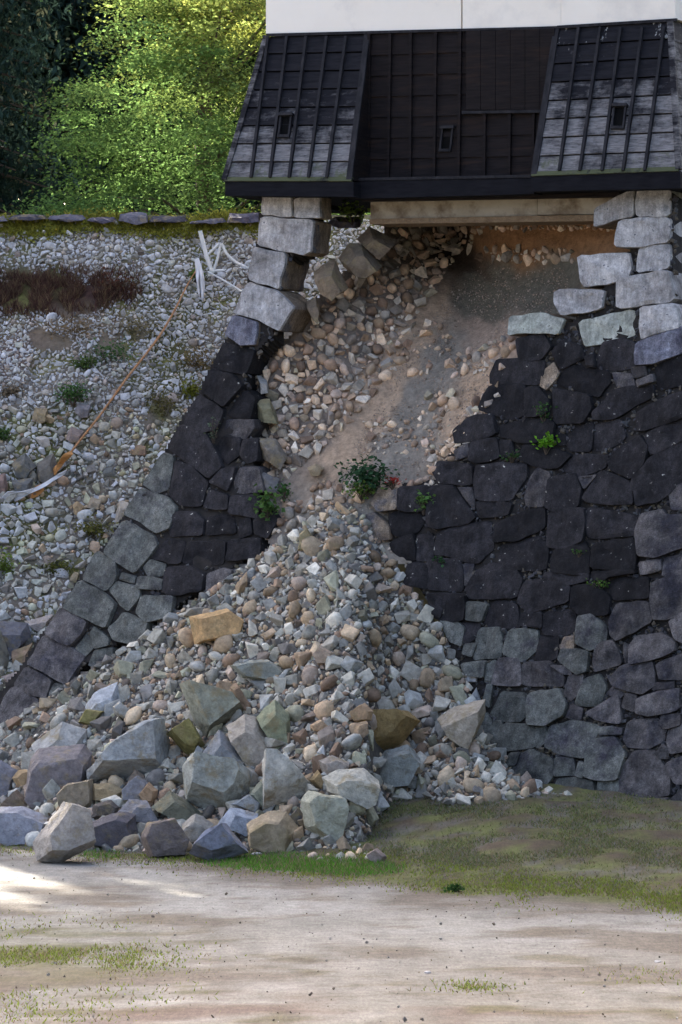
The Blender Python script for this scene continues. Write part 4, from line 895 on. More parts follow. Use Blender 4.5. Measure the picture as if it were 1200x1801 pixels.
def on_quad(Q, px, py):                   # the point of the plane of Q seen at a photo pixel
    n = np.cross(Q[1] - Q[0], Q[3] - Q[0]); r = np.array([(px - 600) / F, 1.0, (HZ - py) / F]); o = np.array([0, 0, CZ])
    return o + r * ((Q[0] - o) @ n) / (r @ n)
QL = [plane_pt(470, 64, SW), plane_pt(652, 60, SW), plane_pt(620, 317, SB), plane_pt(396, 317, SB)]
QR = [plane_pt(976, 49, SW), plane_pt(1180, 36, SW), plane_pt(1195, 299, SB), plane_pt(936, 308, SB)]
bl_ = [(on_quad(QL, a, 66), on_quad(QL, b, 314)) for a, b in ((474, 444), (507, 477), (541, 511), (577, 545), (611, 577))]
br_ = [(on_quad(QR, a, 50), on_quad(QR, b, 302)) for a, b in ((1020, 986), (1058, 1022), (1094, 1061), (1132, 1098), (1170, 1136))]
nL, sL = bay(QL, 8, bl_, ([0, .35, .55, .8, 1], [0.0, .18, .5, .92, .85]), ([0, .05, .2, .35], [.75, .75, .6, 0]))
nR, sR = bay(QR, 8, br_, ([0, .25, .45, .8, 1], [0.0, .22, .6, 1.0, .9]), ([0, .05, .2, .35], [.95, .95, .75, .1]))
# edge boards of the skirts
strip('edge_board', QL[0], QL[3], sL, nL, 0.10, 0.06, M_WEATH, attr=(.55, .2, .35)); strip('edge_board', QL[1] - sL * .05, QL[2] - sL * .05, sL, nL, 0.11, 0.05, M_BATTEN)
strip('edge_board', QR[0] + sR * .05, QR[3] + sR * .05, sR, nR, 0.11, 0.05, M_BATTEN); strip('edge_board', QR[1], QR[2], sR, nR, 0.11, 0.06, M_WEATH, attr=(.6, .2, .7))
for Q, nn, w in ((QL, nL, .8), (QR, nR, .7)):
    ds = vn(Q[3] - Q[0]); slab('drip_board', [Q[3] + nn * .045 - ds * .05, Q[2] + nn * .045 - ds * .05, Q[2] + nn * .045 + ds * .03, Q[3] + nn * .045 + ds * .03], -nn * .06, M_WEATH, attr=(.5, .9, 0))
# the side skirts that turn the corners
for Q, c0, c1, outd in ((QR, 1, 2, UV), (QL, 0, 3, -UV)):
    a, b = Q[c0], Q[c1]; q = [a, a + W * 5.0, b + W * 5.6, b]
    n_ = vn(np.cross(q[1] - q[0], q[3] - q[0])); n_ = n_ if n_ @ outd > 0 else -n_
    for i in range(8):
        t0, t1 = i / 8, (i + 1) / 8
        slab('plank', [bil(q, 0, t0) + n_ * .004, bil(q, 1, t0) + n_ * .004, bil(q, 1, t1 + .012) + n_ * .024, bil(q, 0, t1 + .012) + n_ * .024], -n_ * .03, M_WEATH, attr=(.5 + .3 * i / 8, .1, .5 if i < 3 else 0))
# cheek of the left skirt, and the matching one of the right skirt
for Q, c0, c1 in ((QL, 1, 2), (QR, 0, 3)):
    a, b = Q[c0], Q[c1]; e = b + W * (SB - SW); t = UV * .04
    V = [a, b, e, a - t, b - t, e - t]; link('cheek_board', pymesh('cheek_board', V, [(0, 1, 2), (5, 4, 3), (0, 3, 4, 1), (1, 4, 5, 2), (2, 5, 3, 0)]), M_WOODM, turret)
# the recessed boarded wall between the skirts
QM = [plane_pt(640, 60, SW), plane_pt(990, 47, SW), plane_pt(990, 309, SW), plane_pt(610, 317, SW)]
QM[3] = plane_pt(640, 316, SW)
for i in range(7):
    t0, t1 = i / 7 + 0.004, (i + 1) / 7 - 0.005
    slab('plank', [bil(QM, 0, t0) + NV * .004, bil(QM, 1, t0) + NV * .004, bil(QM, 1, t1 + .01) + NV * .038, bil(QM, 0, t1 + .01) + NV * .038], W * .05, M_WOODM)
up = np.array([0, 0, 1.0])
for a, b, y0, y1 in ((652, 650, 60, 314), (689, 685, 60, 314), (725, 724, 59, 313), (769, 766, 58, 313), (812, 809, 56, 312), (855, 854, 198, 311), (899, 898, 197, 310), (941, 939, 196, 309)):
    strip('batten', plane_pt(a, y0, SW), plane_pt(b, y1, SW), UV, NV, 0.055, 0.085, M_WOODM)
for i in range(6):                        # tall shutter of upright boards
    a0 = 820 + i * 26.0; a1 = a0 + 25.2
    slab('shutter_board', [plane_pt(a0, 55 - i * .8, SW + .10), plane_pt(a1, 54 - i * .8, SW + .10), plane_pt(a1, 193, SW + .10), plane_pt(a0, 193, SW + .10)], W * .04, M_WOODM)
slab('shutter_rail', [plane_pt(812, 195, SW + .13), plane_pt(952, 193, SW + .13), plane_pt(952, 198, SW + .13), plane_pt(812, 200, SW + .13)], W * .13, M_BATTEN)
slab('ledge', [plane_pt(618, 313, SB - .28), plane_pt(940, 307, SB - .28), plane_pt(940, 312, SB - .28), plane_pt(618, 318, SB - .28)], W * .6, M_BATTEN)
slab('top_rail', [plane_pt(468, 59, SW + .07), plane_pt(980, 46, SW + .07), plane_pt(980, 50, SW + .07), plane_pt(468, 64, SW + .07)], W * .06, M_BATTEN)
slab('top_rail', [plane_pt(980, 45, SW + .07), plane_pt(1190, 32, SW + .07), plane_pt(1190, 37, SW + .07), plane_pt(980, 50, SW + .07)], W * .06, M_BATTEN)
# sill beams
slab('sill_beam', [plane_pt(396, 319, SB + .02), plane_pt(622, 320, SB + .02), plane_pt(622, 346, SB + .02), plane_pt(396, 344, SB + .02)], W * .40, M_WOODB)
slab('sill_beam', [plane_pt(612, 319, SB - .30), plane_pt(940, 313, SB - .30), plane_pt(940, 341, SB - .30), plane_pt(612, 350, SB - .30)], W * .40, M_WOODB)
slab('sill_beam', [plane_pt(934, 310, SB + .02), plane_pt(1197, 301, SB + .02), plane_pt(1197, 331, SB + .02), plane_pt(934, 337, SB + .02)], W * .40, M_WOODB)
a = plane_pt(1197, 301, SB + .02); b = plane_pt(1197, 331, SB + .02); slab('sill_beam', [a + W * .41, a + W * 5.5, b + W * 5.5, b + W * .41], -UV * .35, M_WOODB)
a = plane_pt(396, 319, SB + .02); b = plane_pt(396, 344, SB + .02); slab('sill_beam', [a + W * .41, a + W * 5.5, b + W * 5.5, b + W * .41], UV * .35, M_WOODB)
# floor over the beams
fz = [plane_pt(420, 338, SB - .35), plane_pt(1180, 328, SB - .35)]
slab('floor', [fz[0], fz[1], fz[1] + W * 5.6, fz[0] + W * 5.6], np.array([0, 0, .18]), M_WOODB)
# white upper wall
for a0, a1, dx in ((468, 811.0, 0), (813.8, 986.6, 1.0), (987.0, 1188, 0)):
    yb0, yb1 = np.interp([a0, a1], [468, 750, 975, 1190], [60, 54, 46, 33])
    slab('wall_panel', [plane_pt(a0, -260, SW + .02), plane_pt(a1, -260, SW + .02), plane_pt(a1, yb1, SW + .02), plane_pt(a0, yb0, SW + .02)], W * .12, M_PLASTER)
p0 = plane_pt(468, 60, SW); p1 = plane_pt(1188, 33, SW); hgt = np.array([0, 0, 3.1])
slab('side_wall', [p1 + W * .12, p1 + W * 6, p1 + W * 6 + hgt, p1 + W * .12 + hgt], -UV * .12, M_PLASTER)
slab('side_wall', [p0 + W * .12, p0 + W * 6, p0 + W * 6 + hgt, p0 + W * .12 + hgt], UV * .12, M_PLASTER)
slab('inner_wall', [p0 + W * .13 + UV * .12 - up * 2.6, p1 + W * .13 - UV * .12 - up * 2.6, p1 + W * .13 - UV * .12 + hgt, p0 + W * .13 + UV * .12 + hgt], W * .1, M_WOODB)
slab('back_wall', [p0 + W * 6 - up * 2.4, p1 + W * 6 - up * 2.4, p1 + W * 6 + hgt, p0 + W * 6 + hgt], W * .15, M_PLASTER)
# hipped roof with deep eaves, above the frame
M_TILE = mat_plain('grey_roof_tile', (0.10, 0.105, 0.11), (0.18, 0.185, 0.19), 4, rough=0.8)
e = 1.1; A_ = p0 + hgt - UV * e + NV * e; B_ = p1 + hgt + UV * e + NV * e; C_ = p1 + hgt + UV * e + W * (6 + e); D__ = p0 + hgt - UV * e + W * (6 + e); zr = max(A_[2], B_[2])
base = [np.array([q[0], q[1], zr]) for q in (A_, B_, C_, D__)]; r0 = (base[0] + base[3]) / 2 + UV * 2.6 + up * 2.8; r1 = (base[1] + base[2]) / 2 - UV * 2.6 + up * 2.8
link('roof', pymesh('roof', base + [q - up * .18 for q in base] + [r0, r1], [(0, 1, 9, 8), (1, 2, 9), (2, 3, 8, 9), (3, 0, 8), (4, 7, 6, 5), (0, 4, 5, 1), (1, 5, 6, 2), (2, 6, 7, 3), (3, 7, 4, 0)]), M_TILE, turret)
# loopholes
def loophole(Q, x0, y0, x1, y1, out):
    f = lambda px, py, k=0.0: on_quad(Q, px, py) + out * k
    w = slab('loophole', [f(x0, y0, .03), f(x1, y0 - 1, .03), f(x1 - 4, y1, .03), f(x0 - 4, y1, .03)], -out * .02, M_SHADE)  # near-black panel painted for the shade inside the opening
    slab('hood', [f(x0 - 4, y0 - 4, .12), f(x1 + 5, y0 - 5, .12), f(x1 + 5, y0, .12), f(x0 - 4, y0 + 1, .12)], -out * .11, M_BATTEN, w)
    slab('jamb', [f(x0 - 3, y0 + 1, .075), f(x0, y0 + 1, .075), f(x0 - 4, y1, .075), f(x0 - 7, y1, .075)], -out * .065, M_BATTEN, w)
    slab('jamb', [f(x1, y0, .075), f(x1 + 3, y0, .075), f(x1 - 1, y1, .075), f(x1 - 4, y1, .075)], -out * .065, M_BATTEN, w)
    slab('sill', [f(x0 - 7, y1, .085), f(x1 - 1, y1, .085), f(x1 - 2, y1 + 5, .085), f(x0 - 8, y1 + 5, .085)], -out * .075, M_BATTEN, w)
loophole(QL, 498, 206, 513, 239, nL); loophole(QM, 782, 226, 797, 262, NV); loophole(QR, 1084, 190, 1101, 224, nR)
# concrete footing laid bare under the turret
slab('footing', [plane_pt(652, 354, -.30), plane_pt(944.5, 350, -.30), plane_pt(944.5, 379, -.30), plane_pt(652, 385, -.30)], W * .5, M_CONC)
slab('footing', [plane_pt(945.5, 349, -.30), plane_pt(1100, 346, -.30), plane_pt(1100, 376, -.30), plane_pt(945.5, 378, -.30)], W * .5, M_CONC)
M_MORT = mat_plain('brown_mortar', (0.16, 0.105, 0.06), (0.28, 0.20, 0.12), 9, rough=1, bstr=1.0, bscale=18, bdist=0.05)
slab('mortar_bed', [plane_pt(650, 385, -.22), plane_pt(1100, 376.5, -.22), plane_pt(1100, 388, -.22), plane_pt(650, 394, -.22)], W * .9, M_MORT)
slab('packing_timber', [plane_pt(640, 350, -.1), plane_pt(1090, 338, -.1), plane_pt(1090, 346, -.1), plane_pt(640, 354, -.1)], W * .5, M_WOODM)

# ------------------------------------------------------------------ leaves, trees and plants
def leaves_mesh(name, P, size, cols, rng, upbias=0.6, aspect=0.8, droop=None):
    n = len(P); nr = rng.normal(size=(n, 3)); nr[:, 2] = abs(nr[:, 2]) + upbias; nr /= np.linalg.norm(nr, axis=1)[:, None]
    a = rng.normal(size=(n, 3)); 
    if droop is not None: a = a * 0.45 + np.array(droop)
    a -= (a * nr).sum(1)[:, None] * nr; a /= np.linalg.norm(a, axis=1)[:, None]; b = np.cross(nr, a)
    s = np.asarray(size)[:, None] if np.ndim(size) else size
    q = np.stack([P - a * s * .5, P + b * s * .5 * aspect + nr * s * .08, P + a * s * .5, P - b * s * .5 * aspect + nr * s * .08], 1).reshape(-1, 3)
    i = np.arange(n) * 4
    return npmesh(name, q, np.stack([i, i + 1, i + 2, i + 3], 1), np.repeat(cols, 4, axis=0))
def tube_mesh(name, paths):
    V, Fc = [], []
    for pts, rads in paths:
        pts = [Vector(p) for p in pts]; n = 7; base = len(V)
        for i, p in enumerate(pts):
            t = (pts[min(i + 1, len(pts) - 1)] - pts[max(i - 1, 0)]).normalized(); s = t.cross(Vector((0.3, 0.2, 0.93))); s = (s if s.length > 1e-3 else t.orthogonal()).normalized(); u = t.cross(s)
            for k in range(n): a = 2 * math.pi * k / n; V.append(p + (s * math.cos(a) + u * math.sin(a)) * rads[i])
        for i in range(len(pts) - 1):
            for k in range(n): j = (k + 1) % n; Fc.append((base + i * n + k, base + i * n + j, base + (i + 1) * n + j, base + (i + 1) * n + k))
        Fc.append(tuple(base + k for k in range(n))[::-1]); Fc.append(tuple(base + (len(pts) - 1) * n + k for k in range(n)))
    return pymesh(name, V, Fc, 60)

TR = np.random.default_rng(8)
def ginkgo():
    root = empty('ginkgo_tree'); root.location = (-3.0, 100.5, 11.5)
    tag(root, 'sunlit yellow-green broadleaf tree behind the collapsed slope', 'tree')
    cl = []
    while len(cl) < 600:
        x = TR.uniform(-7.6, 1.5); z = TR.uniform(-0.2, 17); y = TR.uniform(-3.2, 3.2)
        px = 600 + x * F / 100.0; py = HZ - (z + 11.5 - CZ) * F / 100.0
        left = 195 - py / 2.6 + 45 * math.sin(py / 38.0) if py > -200 else 270
        if px < left: continue
        if (x + 3.2) ** 2 / 26 + (max(z - 8, 0)) ** 2 / 75 + y * y / 11 > 1.0: continue
        cl.append((x, y, z))
    cl = np.array(cl); loc = np.array(root.location); paths = [([(-3.0, 102.6, 11.0), (-3.1, 102.4, 14), (-2.9, 102.2, 18), (-3.0, 100.5, 26)], [.22, .19, .15, .04])]
    Ps, Cs = [], []
    for (x, y, z) in cl:
        n = int(TR.integers(180, 320)); r = TR.uniform(0.5, 1.05); kb = TR.uniform(0.55, 1.45); q = TR.normal(size=(n, 3)) * np.array([r * .58, r * .58, r * .17])
        q[:, 2] -= 0.22 * (q[:, 0] ** 2 + q[:, 1] ** 2) / r
        Ps.append(q + np.array([x - 0.0, 100.5 + y, 11.5 + z]))
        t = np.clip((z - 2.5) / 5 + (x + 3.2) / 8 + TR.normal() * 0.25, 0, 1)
        c = np.array([0.12, 0.205, 0.062]) * (1 - t) + np.array([0.25, 0.27, 0.07]) * t  # light painted in: leaves brighter and yellower towards the upper right
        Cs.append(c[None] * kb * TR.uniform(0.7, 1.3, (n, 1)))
    for (x, y, z) in cl[::26]:
        b0 = max(0.5, z - 2.5); paths.append(([(-3.0, 102.4, 11.5 + b0), ((-3.0 + x) / 2, 100.5 + y * .5, 11.5 + (b0 + z) / 2 + .3), (x, 100.5 + y, 11.5 + z)], [.05, .03, .01]))
    P_ = np.concatenate(Ps); c_ = np.concatenate(Cs)
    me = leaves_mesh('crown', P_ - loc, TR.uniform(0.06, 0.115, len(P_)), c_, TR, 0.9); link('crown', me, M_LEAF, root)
    link('trunk', tube_mesh('trunk', [([np.array(p) - loc for p in pts], rr) for pts, rr in paths]), M_BARK, root)
ginkgo()
def conifer_meshes(H, Rm, n, size, rng, zmin=0.05):
    Ps, Cs = [], []; nb = n // 45; paths = [([(0, 0, 0), (0, 0, H * .5), (0, 0, H)], [.40, .26, .04])]
    for k in range(nb):
        t = rng.uniform(zmin, 1) ** 0.85; rr = Rm * (1 - t) ** 0.7 * rng.uniform(0.75, 1.05) + 0.25; az = rng.uniform(0, 2 * math.pi)
        m = 45; u = rng.uniform(0.25, 1, m); droop = -0.28 * u ** 2 * rr
        bx = np.cos(az) * rr * u; by = np.sin(az) * rr * u; bz = t * H + droop
        q = np.stack([bx, by, bz], 1) + rng.normal(size=(m, 3)) * np.array([.22, .22, .26]) * (0.5 + size * 2)
        Ps.append(q); c = np.array([0.024, 0.042, 0.034]) * rng.uniform(0.6, 1.5) + (np.array([0.05, 0.035, 0.015]) if rng.random() < 0.09 else 0)
        Cs.append(c[None] * rng.uniform(0.6, 1.4, (m, 1)))
        if k % 4 == 0: paths.append(([(0, 0, t * H), (np.cos(az) * rr * .9, np.sin(az) * rr * .9, t * H - .25 * rr)], [.06, .015]))
    P_ = np.concatenate(Ps); c_ = np.concatenate(Cs)
    return leaves_mesh('crown', P_, rng.uniform(size * .7, size * 1.5, len(P_)), c_, rng, 0.2, 0.38, (0, 0, -1.0)), tube_mesh('trunk', paths)
def conifer(loc, meshes, label, group=None):
    root = empty('conifer_tree'); root.location = loc; tag(root, label, 'tree', group)
    link('crown', meshes[0], M_CONLEAF, root); link('trunk', meshes[1], M_BARK, root); return root
mA = conifer_meshes(19, 3.3, 46000, 0.20, TR); mB = conifer_meshes(17, 3.6, 12000, 0.42, TR)
conifer((-9.0, 104.5, 11.5), mA, 'dark shaggy conifer at the edge of the picture beside the yellow-green tree')
conifer((-14.1, 105.0, 11.5), mB, 'unseen dark conifer past the shaggy one, set to bound the sun patch', 'unseen conifers shading the ground')  # out of view, moved so its shade bounds the patch of sun
mC = conifer_meshes(27, 4.6, 16000, 0.45, TR, 0.36)  # high crown shaped to let the patch of sun through below
for i, (x, y, mm, sz) in enumerate(((-15.4, 101.5, mC, 1.0), (-21.6, 101.5, mB, 1.55), (-25.4, 102, mB, 1.5), (-29.4, 101, mB, 1.55), (-33.5, 102.5, mB, 1.5), (-13.2, 108, mB, 1.7), (-18.2, 108.5, mC, 1.12), (-19.6, 104.5, mC, 1.2), (-23.6, 108, mB, 1.7), (-27.6, 107.5, mB, 1.7), (-32, 107, mB, 1.7))):  # out of view, added to keep the sun off path and heap
    o = conifer((x, y, 11.5), mm, 'unseen dark conifer added behind the ramparts to shade path and heap', 'unseen conifers shading the ground')
    o.rotation_euler = (0, 0, i * 1.3); o.scale = (1.1, 1.1, sz)
for i, (x, y) in enumerate(((15, 30), (18, 40), (16, 50), (19, 60), (17, 69), (24, 22), (25, 35), (26, 47), (26, 58), (23, 76))):  # out of view, added to cut sky light from the right
    o = conifer((x, y, 0.0), mB, 'unseen dark conifer added on the right to block sky light', 'unseen conifers blocking light from the right')
    o.rotation_euler = (0, 0, i * 0.9); o.scale = (1.25, 1.25, 1.35)
for i in range(18):                       # lower trees far behind, closing the view
    o = conifer((-19 + i * 1.3, 126 + 2.5 * (i % 3), 11.5), mB, 'far dark tree seen through gaps in the yellow-green one', 'far dark trees')
    o.rotation_euler = (0, 0, i * 2.1); o.scale = (.95, .95, .78)

def bush(name, px, py, rx, ry, d, col, n, size, label, cat='plant', group=None, upb=0.5, asp=0.8):
    rng = np.random.default_rng(int(px * 7 + py)); m = d / F; root = empty(name); loc = at(px, py + ry, d); root.location = loc.tolist()
    q = rng.normal(size=(n, 3)) * np.array([rx * m * .5, rx * m * .35, ry * m * .5]); q[:, 2] += ry * m
    c = np.array(col)[None] * rng.uniform(0.55, 1.5, (n, 1)); s = rng.uniform(size * .6, size * 1.3, n)
    link('leaves', leaves_mesh('leaves', q, s, c, rng, upb, asp), M_LEAF, root)
    st = [([(0, 0, -0.08), tuple(q[i] * .5), tuple(q[i])], [.008, .006, .003]) for i in range(0, n, max(1, n // 10))]
    link('stem', tube_mesh('stem', st), M_BARK, root); tag(root, label, cat, group)
fd = lambda x, y, o=0.0: float(face_d(x, y)) + o; bd = lambda x, y: float(breach_d([x], [y])[0])
bush('shrub', 648, 836, 40, 30, bd(648, 850) - .35, (.045,.095,.045), 420, .10, 'dark green bushy shrub growing in the throat of the breach', 'shrub')
bush('weed', 636, 862, 24, 12, bd(636, 866) - .25, (.12,.19,.04), 130, .07, 'light green weeds at the foot of the dark shrub')
bush('red_plant', 690, 846, 16, 8, fd(690, 850) - .1, (.40,.055,.04), 70, .055, 'small red-leaved plant on the broken edge of the wall')
bush('weed', 470, 886, 24, 24, fd(470, 890) - .15, (.09,.17,.05), 120, .11, 'broad-leaved green weed hanging on the dark corner strip')
bush('weed', 500, 862, 14, 14, fd(500, 862) + .1, (.06,.13,.04), 60, .08, 'small green weed just uphill of the broad-leaved one')
bush('weed', 745, 882, 14, 16, fd(745, 882) - .12, (.12,.22,.06), 60, .09, 'pale green leafy weed on the wall below the red plant')
bush('weed', 960, 778, 19, 15, fd(960, 778) - .12, (.16,.36,.035), 90, .09, 'bright lime-green weed sprouting from the dark wall')
bush('weed', 958, 722, 16, 18, fd(958, 722) - .1, (.06,.12,.04), 70, .06, 'dull green weed in a joint above the lime-green one')
bush('weed', 900, 800, 20, 8, fd(900, 800) - .08, (.05,.10,.035), 60, .05, 'low green weed in a joint near the breach')
bush('weed', 775, 985, 14, 9, fd(775, 985) - .08, (.045,.10,.04), 50, .06, 'dark green weed in the wall beside the heap')
bush('weed', 1055, 1026, 16, 8, fd(1055, 1026) - .08, (.09,.17,.04), 60, .055, 'green weed in a joint in the middle of the wall')
bush('weed', 1018, 970, 14, 5, fd(1018, 970) - .08, (.07,.13,.04), 40, .05, 'thin green weed in a joint above the middle one')
bush('weed', 375, 762, 9, 20, fd(375, 762) - .12, (.10,.13,.085), 50, .055, 'grey-green weed on the dark corner stones')
bush('weed', 620, 372, 22, 16, fd(620, 372) + 1.3, (.13,.19,.045), 130, .09, 'green and rusty weed under the turret beside the pillar')
bush('weed', 800, 1562, 16, 9, float(ground_d(800, 1570)), (.045,.10,.03), 90, .06, 'dark green tuft alone at the edge of the path')
bush('weed', 100, 1330, 10, 14, float(heap_d(70, 1300)) - .1, (.24,.25,.09), 50, .06, 'pale yellow weed on the left foot of the heap') if False else None
sd_ = lambda x, y: float(slope_d(x, y)) - .12
for px, py, rx, ry, col, lab in ((190,622,38,22,(.075,.135,.05),'green clump in the middle of the collapsed slope'), (128,690,30,18,(.07,.14,.045),'green clump low on the collapsed slope'), (150,640,24,12,(.10,.15,.05),'small green clump between the two larger ones'),
        (285,715,34,30,(.13,.115,.045),'brownish bush by the rope'), (345,640,30,26,(.17,.125,.06),'dry brown bush near the dark corner'), (240,580,40,24,(.20,.17,.09),'straw-coloured bush under the scarp'), (130,578,48,24,(.19,.14,.08),'dry tan bush under the red scarp'),
        (205,505,38,34,(.10,.045,.03),'reddish-brown bush at the end of the scarp'), (335,690,18,20,(.20,.21,.04),'yellow-green plant beside the corner'), (4,765,14,12,(.09,.15,.05),'green plant at the edge of the slope'), (8,1000,16,30,(.16,.22,.05),'yellow-green plant low at the edge of the picture'),
        (165,930,34,16,(.13,.13,.04),'mossy green patch of weeds near the corner foot'), (20,690,20,12,(.20,.16,.11),'dry plant at the side of the slope'), (100,1000,30,14,(.11,.12,.035),'mossy weeds on the lower slope'), (345,485,14,8,(.12,.17,.04),'small green plant beside the white cloth')):
    bush('slope_plant', px, py, rx, ry, sd_(px, py), col, 420, .06, lab, 'plant', 'plants on the collapsed slope')

# grasses: nobody could count the blades
def blades(name, P, h, w, cols, rng, lean=0.5):
    n = len(P); a = rng.uniform(0, 2 * math.pi, n); s = np.stack([np.cos(a), np.sin(a), 0 * a], 1) * (np.asarray(w) / 2)[:, None]
    tip = P + np.stack([rng.normal(size=n) * lean * h, rng.normal(size=n) * lean * h, h], 1)
    V = np.stack([P - s, P + s, tip], 1).reshape(-1, 3); i = np.arange(n) * 3
    return npmesh(name, V, np.stack([i, i + 1, i + 2], 1), np.repeat(cols, 3, axis=0))
GR = np.random.default_rng(66)
def grass_on_ground():
    n = 520000; px = GR.uniform(-120, 1420, n); py = GR.uniform(1395, 1801, n); d = ground_d(px, py); Pg = at(px, py, d)
    e = np.interp(Pg[:, 0], EX, EY); nz = np.array([mnoise.noise((a * .7, b * .35, 1.0)) + .5 * mnoise.noise((a * 2.1, b * .9, 5.0)) for a, b in Pg[:, :2]])
    t = (Pg[:, 1] - e) / 1.6
    nz2 = np.array([mnoise.noise((a * .5 + 30, b * .25, 7.0)) for a, b in Pg[:, :2]])
    w = np.clip(0.9 * np.exp(-((t - 0.6) / 1.1) ** 2) * np.clip(0.5 + 1.2 * nz, 0, 1) + (t > 0.6) * np.clip(0.28 + 1.2 * nz, 0.04, .8) + (t > 5) * np.clip(0.1 + nz2, 0, .3), 0, 1)
    patch = np.exp(-(((px - 90) / 150) ** 2 + ((py - 1690) / 45) ** 2)) * np.clip(0.25 + 1.1 * nz, 0, 1) * 0.8
    patch += 0.25 * np.exp(-(((px - 60) / 120) ** 2 + ((py - 1790) / 25) ** 2)) * np.clip(.3 + nz, 0, 1)
    patch += 0.35 * np.exp(-(((px - 830) / 50) ** 2 + ((py - 1736) / 8) ** 2)) + .3 * np.exp(-(((px - 1130) / 120) ** 2 + ((py - 1718) / 10) ** 2)) * np.clip(.3 + nz, 0, 1)
    fr = 1.1 * np.exp(-(((px - 480) / 110) ** 2 + ((py - 1518) / 14) ** 2)) + .8 * np.exp(-(((px - 180) / 45) ** 2 + ((py - 1500) / 12) ** 2)) + 0.7 * np.exp(-(((px - 640) / 80) ** 2 + ((py - 1530) / 14) ** 2))
    w = w + patch + fr
    keep = GR.random(n) < w; Pg = Pg[keep]; nz = nz[keep]; fr = fr[keep]; t = t[keep]; m = len(Pg)
    base = np.where((fr > .3)[:, None], np.array([0.10, 0.24, 0.03]), np.where((t > 2.0)[:, None], np.array([0.15, 0.175, 0.065]), np.array([0.19, 0.24, 0.04])))
    base = np.where((GR.random(m) < 0.34)[:, None], np.array([0.23, 0.18, 0.11]), base); base = np.where((GR.random(m) < 0.12)[:, None] & (t > 1)[:, None], np.array([0.20, 0.20, 0.16]), base)
    cols = base * GR.uniform(0.6, 1.4, (m, 1)); h = GR.uniform(0.015, 0.055, m) * np.where(fr > .3, 1.7, 1.0)
    o = link('grass', blades('grass', Pg, h, GR.uniform(.012, .026, m), cols, GR, .55), M_GRASS)
    tag(o, 'short green and dry grass on the bank and along the path edge', 'grass', kind='stuff')
grass_on_ground()
def slope_grass():
    n = 16000; px = GR.normal(60, 100, n); py = GR.normal(518, 17, n) + (px - 60) * -0.03; nzb = np.array([mnoise.noise((a / 28, b / 18, 2.0)) for a, b in zip(px, py)]); ok = (px > -60) & (px < 250) & (nzb > -0.12); px = px[ok]; py = py[ok]
    Ps = at(px, py, slope_d(px, py) - .05); m = len(Ps)
    c = np.where((GR.random(m) < .35)[:, None], np.array([.17, .12, .07]), np.array([.085, .046, .038])) * GR.uniform(.5, 1.4, (m, 1))
    P1 = blades('dry_grass', Ps, GR.uniform(.08, .26, m), GR.uniform(.012, .025, m), c, GR, .45)
    tag(link('dry_grass', P1, M_GRASS), 'rusty red-brown dry grass hanging along the scarp of the slope', 'grass', kind='stuff')
    n = 9000; px = GR.uniform(-60, 470, n); py = GR.normal(396, 9, n) + 6 * np.sin(px / 37.0); Ps = at(px, py, slope_d(px, py) - .10)
    c = np.array([.26, .26, .05])[None] * GR.uniform(.5, 1.4, (n, 1)); tag(link('moss', blades('moss', Ps, GR.uniform(.02, .07, n), GR.uniform(.04, .08, n), c, GR, .8), M_GRASS), 'yellow-green moss just below the coping stones', 'moss', kind='stuff')
slope_grass()

# ------------------------------------------------------------------ litter on the collapsed slope
def pxtube(name, pts, r, mat, dfn, lift=.06, parent=None, sub=6):
    p = np.array(pts, float); tt = np.linspace(0, len(p) - 1, (len(p) - 1) * sub + 1); q = np.stack([np.interp(tt, np.arange(len(p)), p[:, k]) for k in (0, 1)], 1)
    for _ in range(3): q[1:-1] = (q[:-2] + 2 * q[1:-1] + q[2:]) / 4
    P = at(q[:, 0], q[:, 1], np.array([float(dfn(a, b)) for a, b in q]) - lift); rr = np.interp(tt, np.arange(len(p)), r) if np.ndim(r) else np.full(len(q), r)
    return link(name, tube_mesh(name, [([tuple(a) for a in P], list(rr))]), mat, parent)
o = pxtube('orange_rope', [(346,474),(330,500),(308,545),(285,585),(258,622),(225,662),(195,705),(165,745),(135,782),(102,826)], [.012,.016,.020,.024,.024,.024,.024,.022,.022,.018], M_ORANGE, slope_d, .28)
tag(o, 'long orange rope stretched down the collapsed slope', 'rope')
bar = empty('bent_barrier'); bar.location = at(390, 450, sd_(390, 450)).tolist(); tag(bar, 'toppled white pipe barrier beside the standing corner pillar', 'barrier')
for pts, r in (([(352,406),(357,425),(364,452),(373,477)], .045), ([(372,477),(400,475),(438,471)], .035), ([(389,428),(383,455),(376,476)], .03), ([(390,428),(398,446),(414,461),(434,470)], .03), ([(386,428),(372,442),(360,452)], .028)):
    o = pxtube('pipe', pts, r, M_PIPE, lambda a, b: slope_d(390, 450), .35, bar); o.matrix_parent_inverse = Matrix.Translation(bar.location).inverted()
o = pxtube('thin_pipe', [(366,478),(392,492),(425,512)], .02, M_PIPE, slope_d, .2); tag(o, 'thin grey pipe lying under the toppled barrier', 'pipe')
def rag(name, pts, d, mat, label, cat):
    rr = random.Random(len(pts)); bm = bmesh.new(); vs_ = [bm.verts.new(at(a, b, d + rr.uniform(-.12, .12)).tolist()) for a, b in pts]
    fc = bm.faces.new(vs_); bmesh.ops.triangulate(bm, faces=[fc]); bmesh.ops.subdivide_edges(bm, edges=bm.edges[:], cuts=3, use_grid_fill=True)
    for v in bm.verts: v.co += Vector((0, -1, .2)) * .09 * mnoise.noise(v.co * 5)
    me = bpy.data.meshes.new(name); bm.to_mesh(me); bm.free(); o = link(name, me, mat); s_ = o.modifiers.new('thick', 'SOLIDIFY'); s_.thickness = .012; tag(o, label, cat); return o
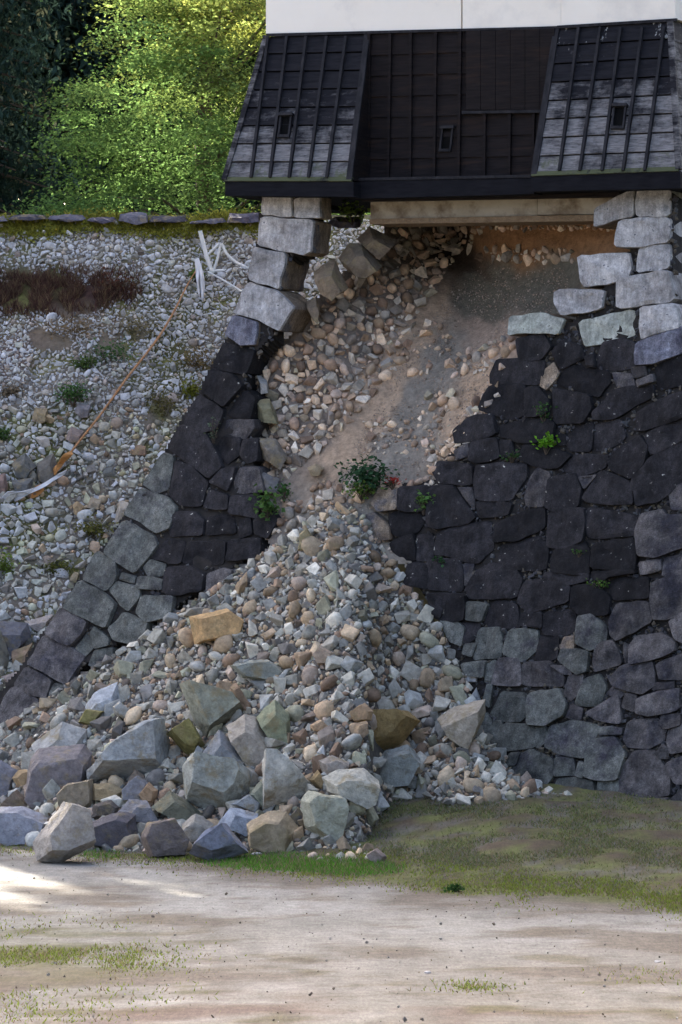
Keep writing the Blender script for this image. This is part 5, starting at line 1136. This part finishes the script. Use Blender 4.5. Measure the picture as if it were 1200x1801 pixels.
rag('rolled_sheet', [(118,826),(92,841),(62,857),(40,865),(14,866),(-10,888),(-12,904),(8,890),(24,879),(52,869),(82,854),(114,834)], sd_(60, 862) - .25, M_CLOTH, 'twisted white sheeting trailing from the lower end of the rope', 'sheet')
rag('hanging_cloth', [(343,455),(350,453),(358,480),(360,505),(356,528),(361,536),(352,539),(350,520),(345,490)], sd_(352, 495) - .3, M_CLOTH, 'strip of white cloth hanging near the top of the slope', 'cloth')
rag('orange_netting', [(126,792),(128,800),(112,815),(98,836),(88,834),(100,818),(112,800)], sd_(105, 815) - .2, M_ORNET, 'frayed orange netting at the lower end of the rope', 'netting')
rag('orange_scrap', [(62,856),(76,850),(78,862),(66,874),(52,878)], sd_(65, 862) - .2, M_ORNET, 'small orange scrap lying by the white sheeting', 'scrap')

# a few stones lying about on the path
pr = random.Random(15)
for px, py, r, col, lab in ((218,1497,9,(.20,.21,.24),'small blue-grey stone in the grass before the dark boulders'), (452,1505,11,(.34,.33,.31),'pale flat stone on the bright grass'), (338,1613,4,(.06,.06,.06),'small dark pebble in the middle of the path'), (308,1645,3,(.07,.07,.07),'tiny dark pebble on the path'),
        (752,1712,7,(.50,.47,.45),'flat white pebble in the near path'), (1157,1693,8,(.48,.46,.44),'flat white pebble by the edge of the near path'), (1020,1638,3.5,(.08,.08,.08),'dark pebble on the far side of the path'), (1035,1643,3,(.09,.08,.08),'dark pebble beside another on the path'), (640,1652,3,(.10,.09,.09),'brown pebble on the path'), (277,1608,3,(.10,.10,.10),'grey pebble on the path near the boulders')):
    d = float(ground_d(px, py)); R_ = r / F * d; o = link('pebble', ROCKMESH[pr.randrange(len(ROCKMESH))]); o.location = at(px, py, d).tolist(); o.location.z += R_ * .25; o.scale = (R_, R_, R_ * .6); o.rotation_euler = (0, 0, pr.uniform(0, 6)); o.color = (*col, 1); tag(o, lab, 'pebble', 'pebbles lying on the path')

GV = np.random.default_rng(91); n = 800; px = GV.uniform(-150, 1400, n); py = 1500 + 300 * GV.random(n) ** 1.2; d = ground_d(px, py); Pg = at(px, py, d)
ok = bank_z(Pg[:, 0], Pg[:, 1]) < 0.06; Pg = Pg[ok]; n = len(Pg); R = np.exp(GV.normal(math.log(0.010), 0.5, n)).clip(.005, .035)
cg = np.array([(.22, .20, .175), (.34, .32, .29), (.08, .07, .06), (.15, .12, .095), (.19, .15, .11), (.26, .235, .21)])[GV.integers(0, 6, n)]
Pg[:, 2] += R * .3 + 0.012
tag(link('gravel', rocks_mesh('gravel', Pg, R, np.zeros(n, bool), cg, GV), M_ROCKA), 'fine grit and tiny stones strewn over the trodden path', 'gravel', kind='stuff')
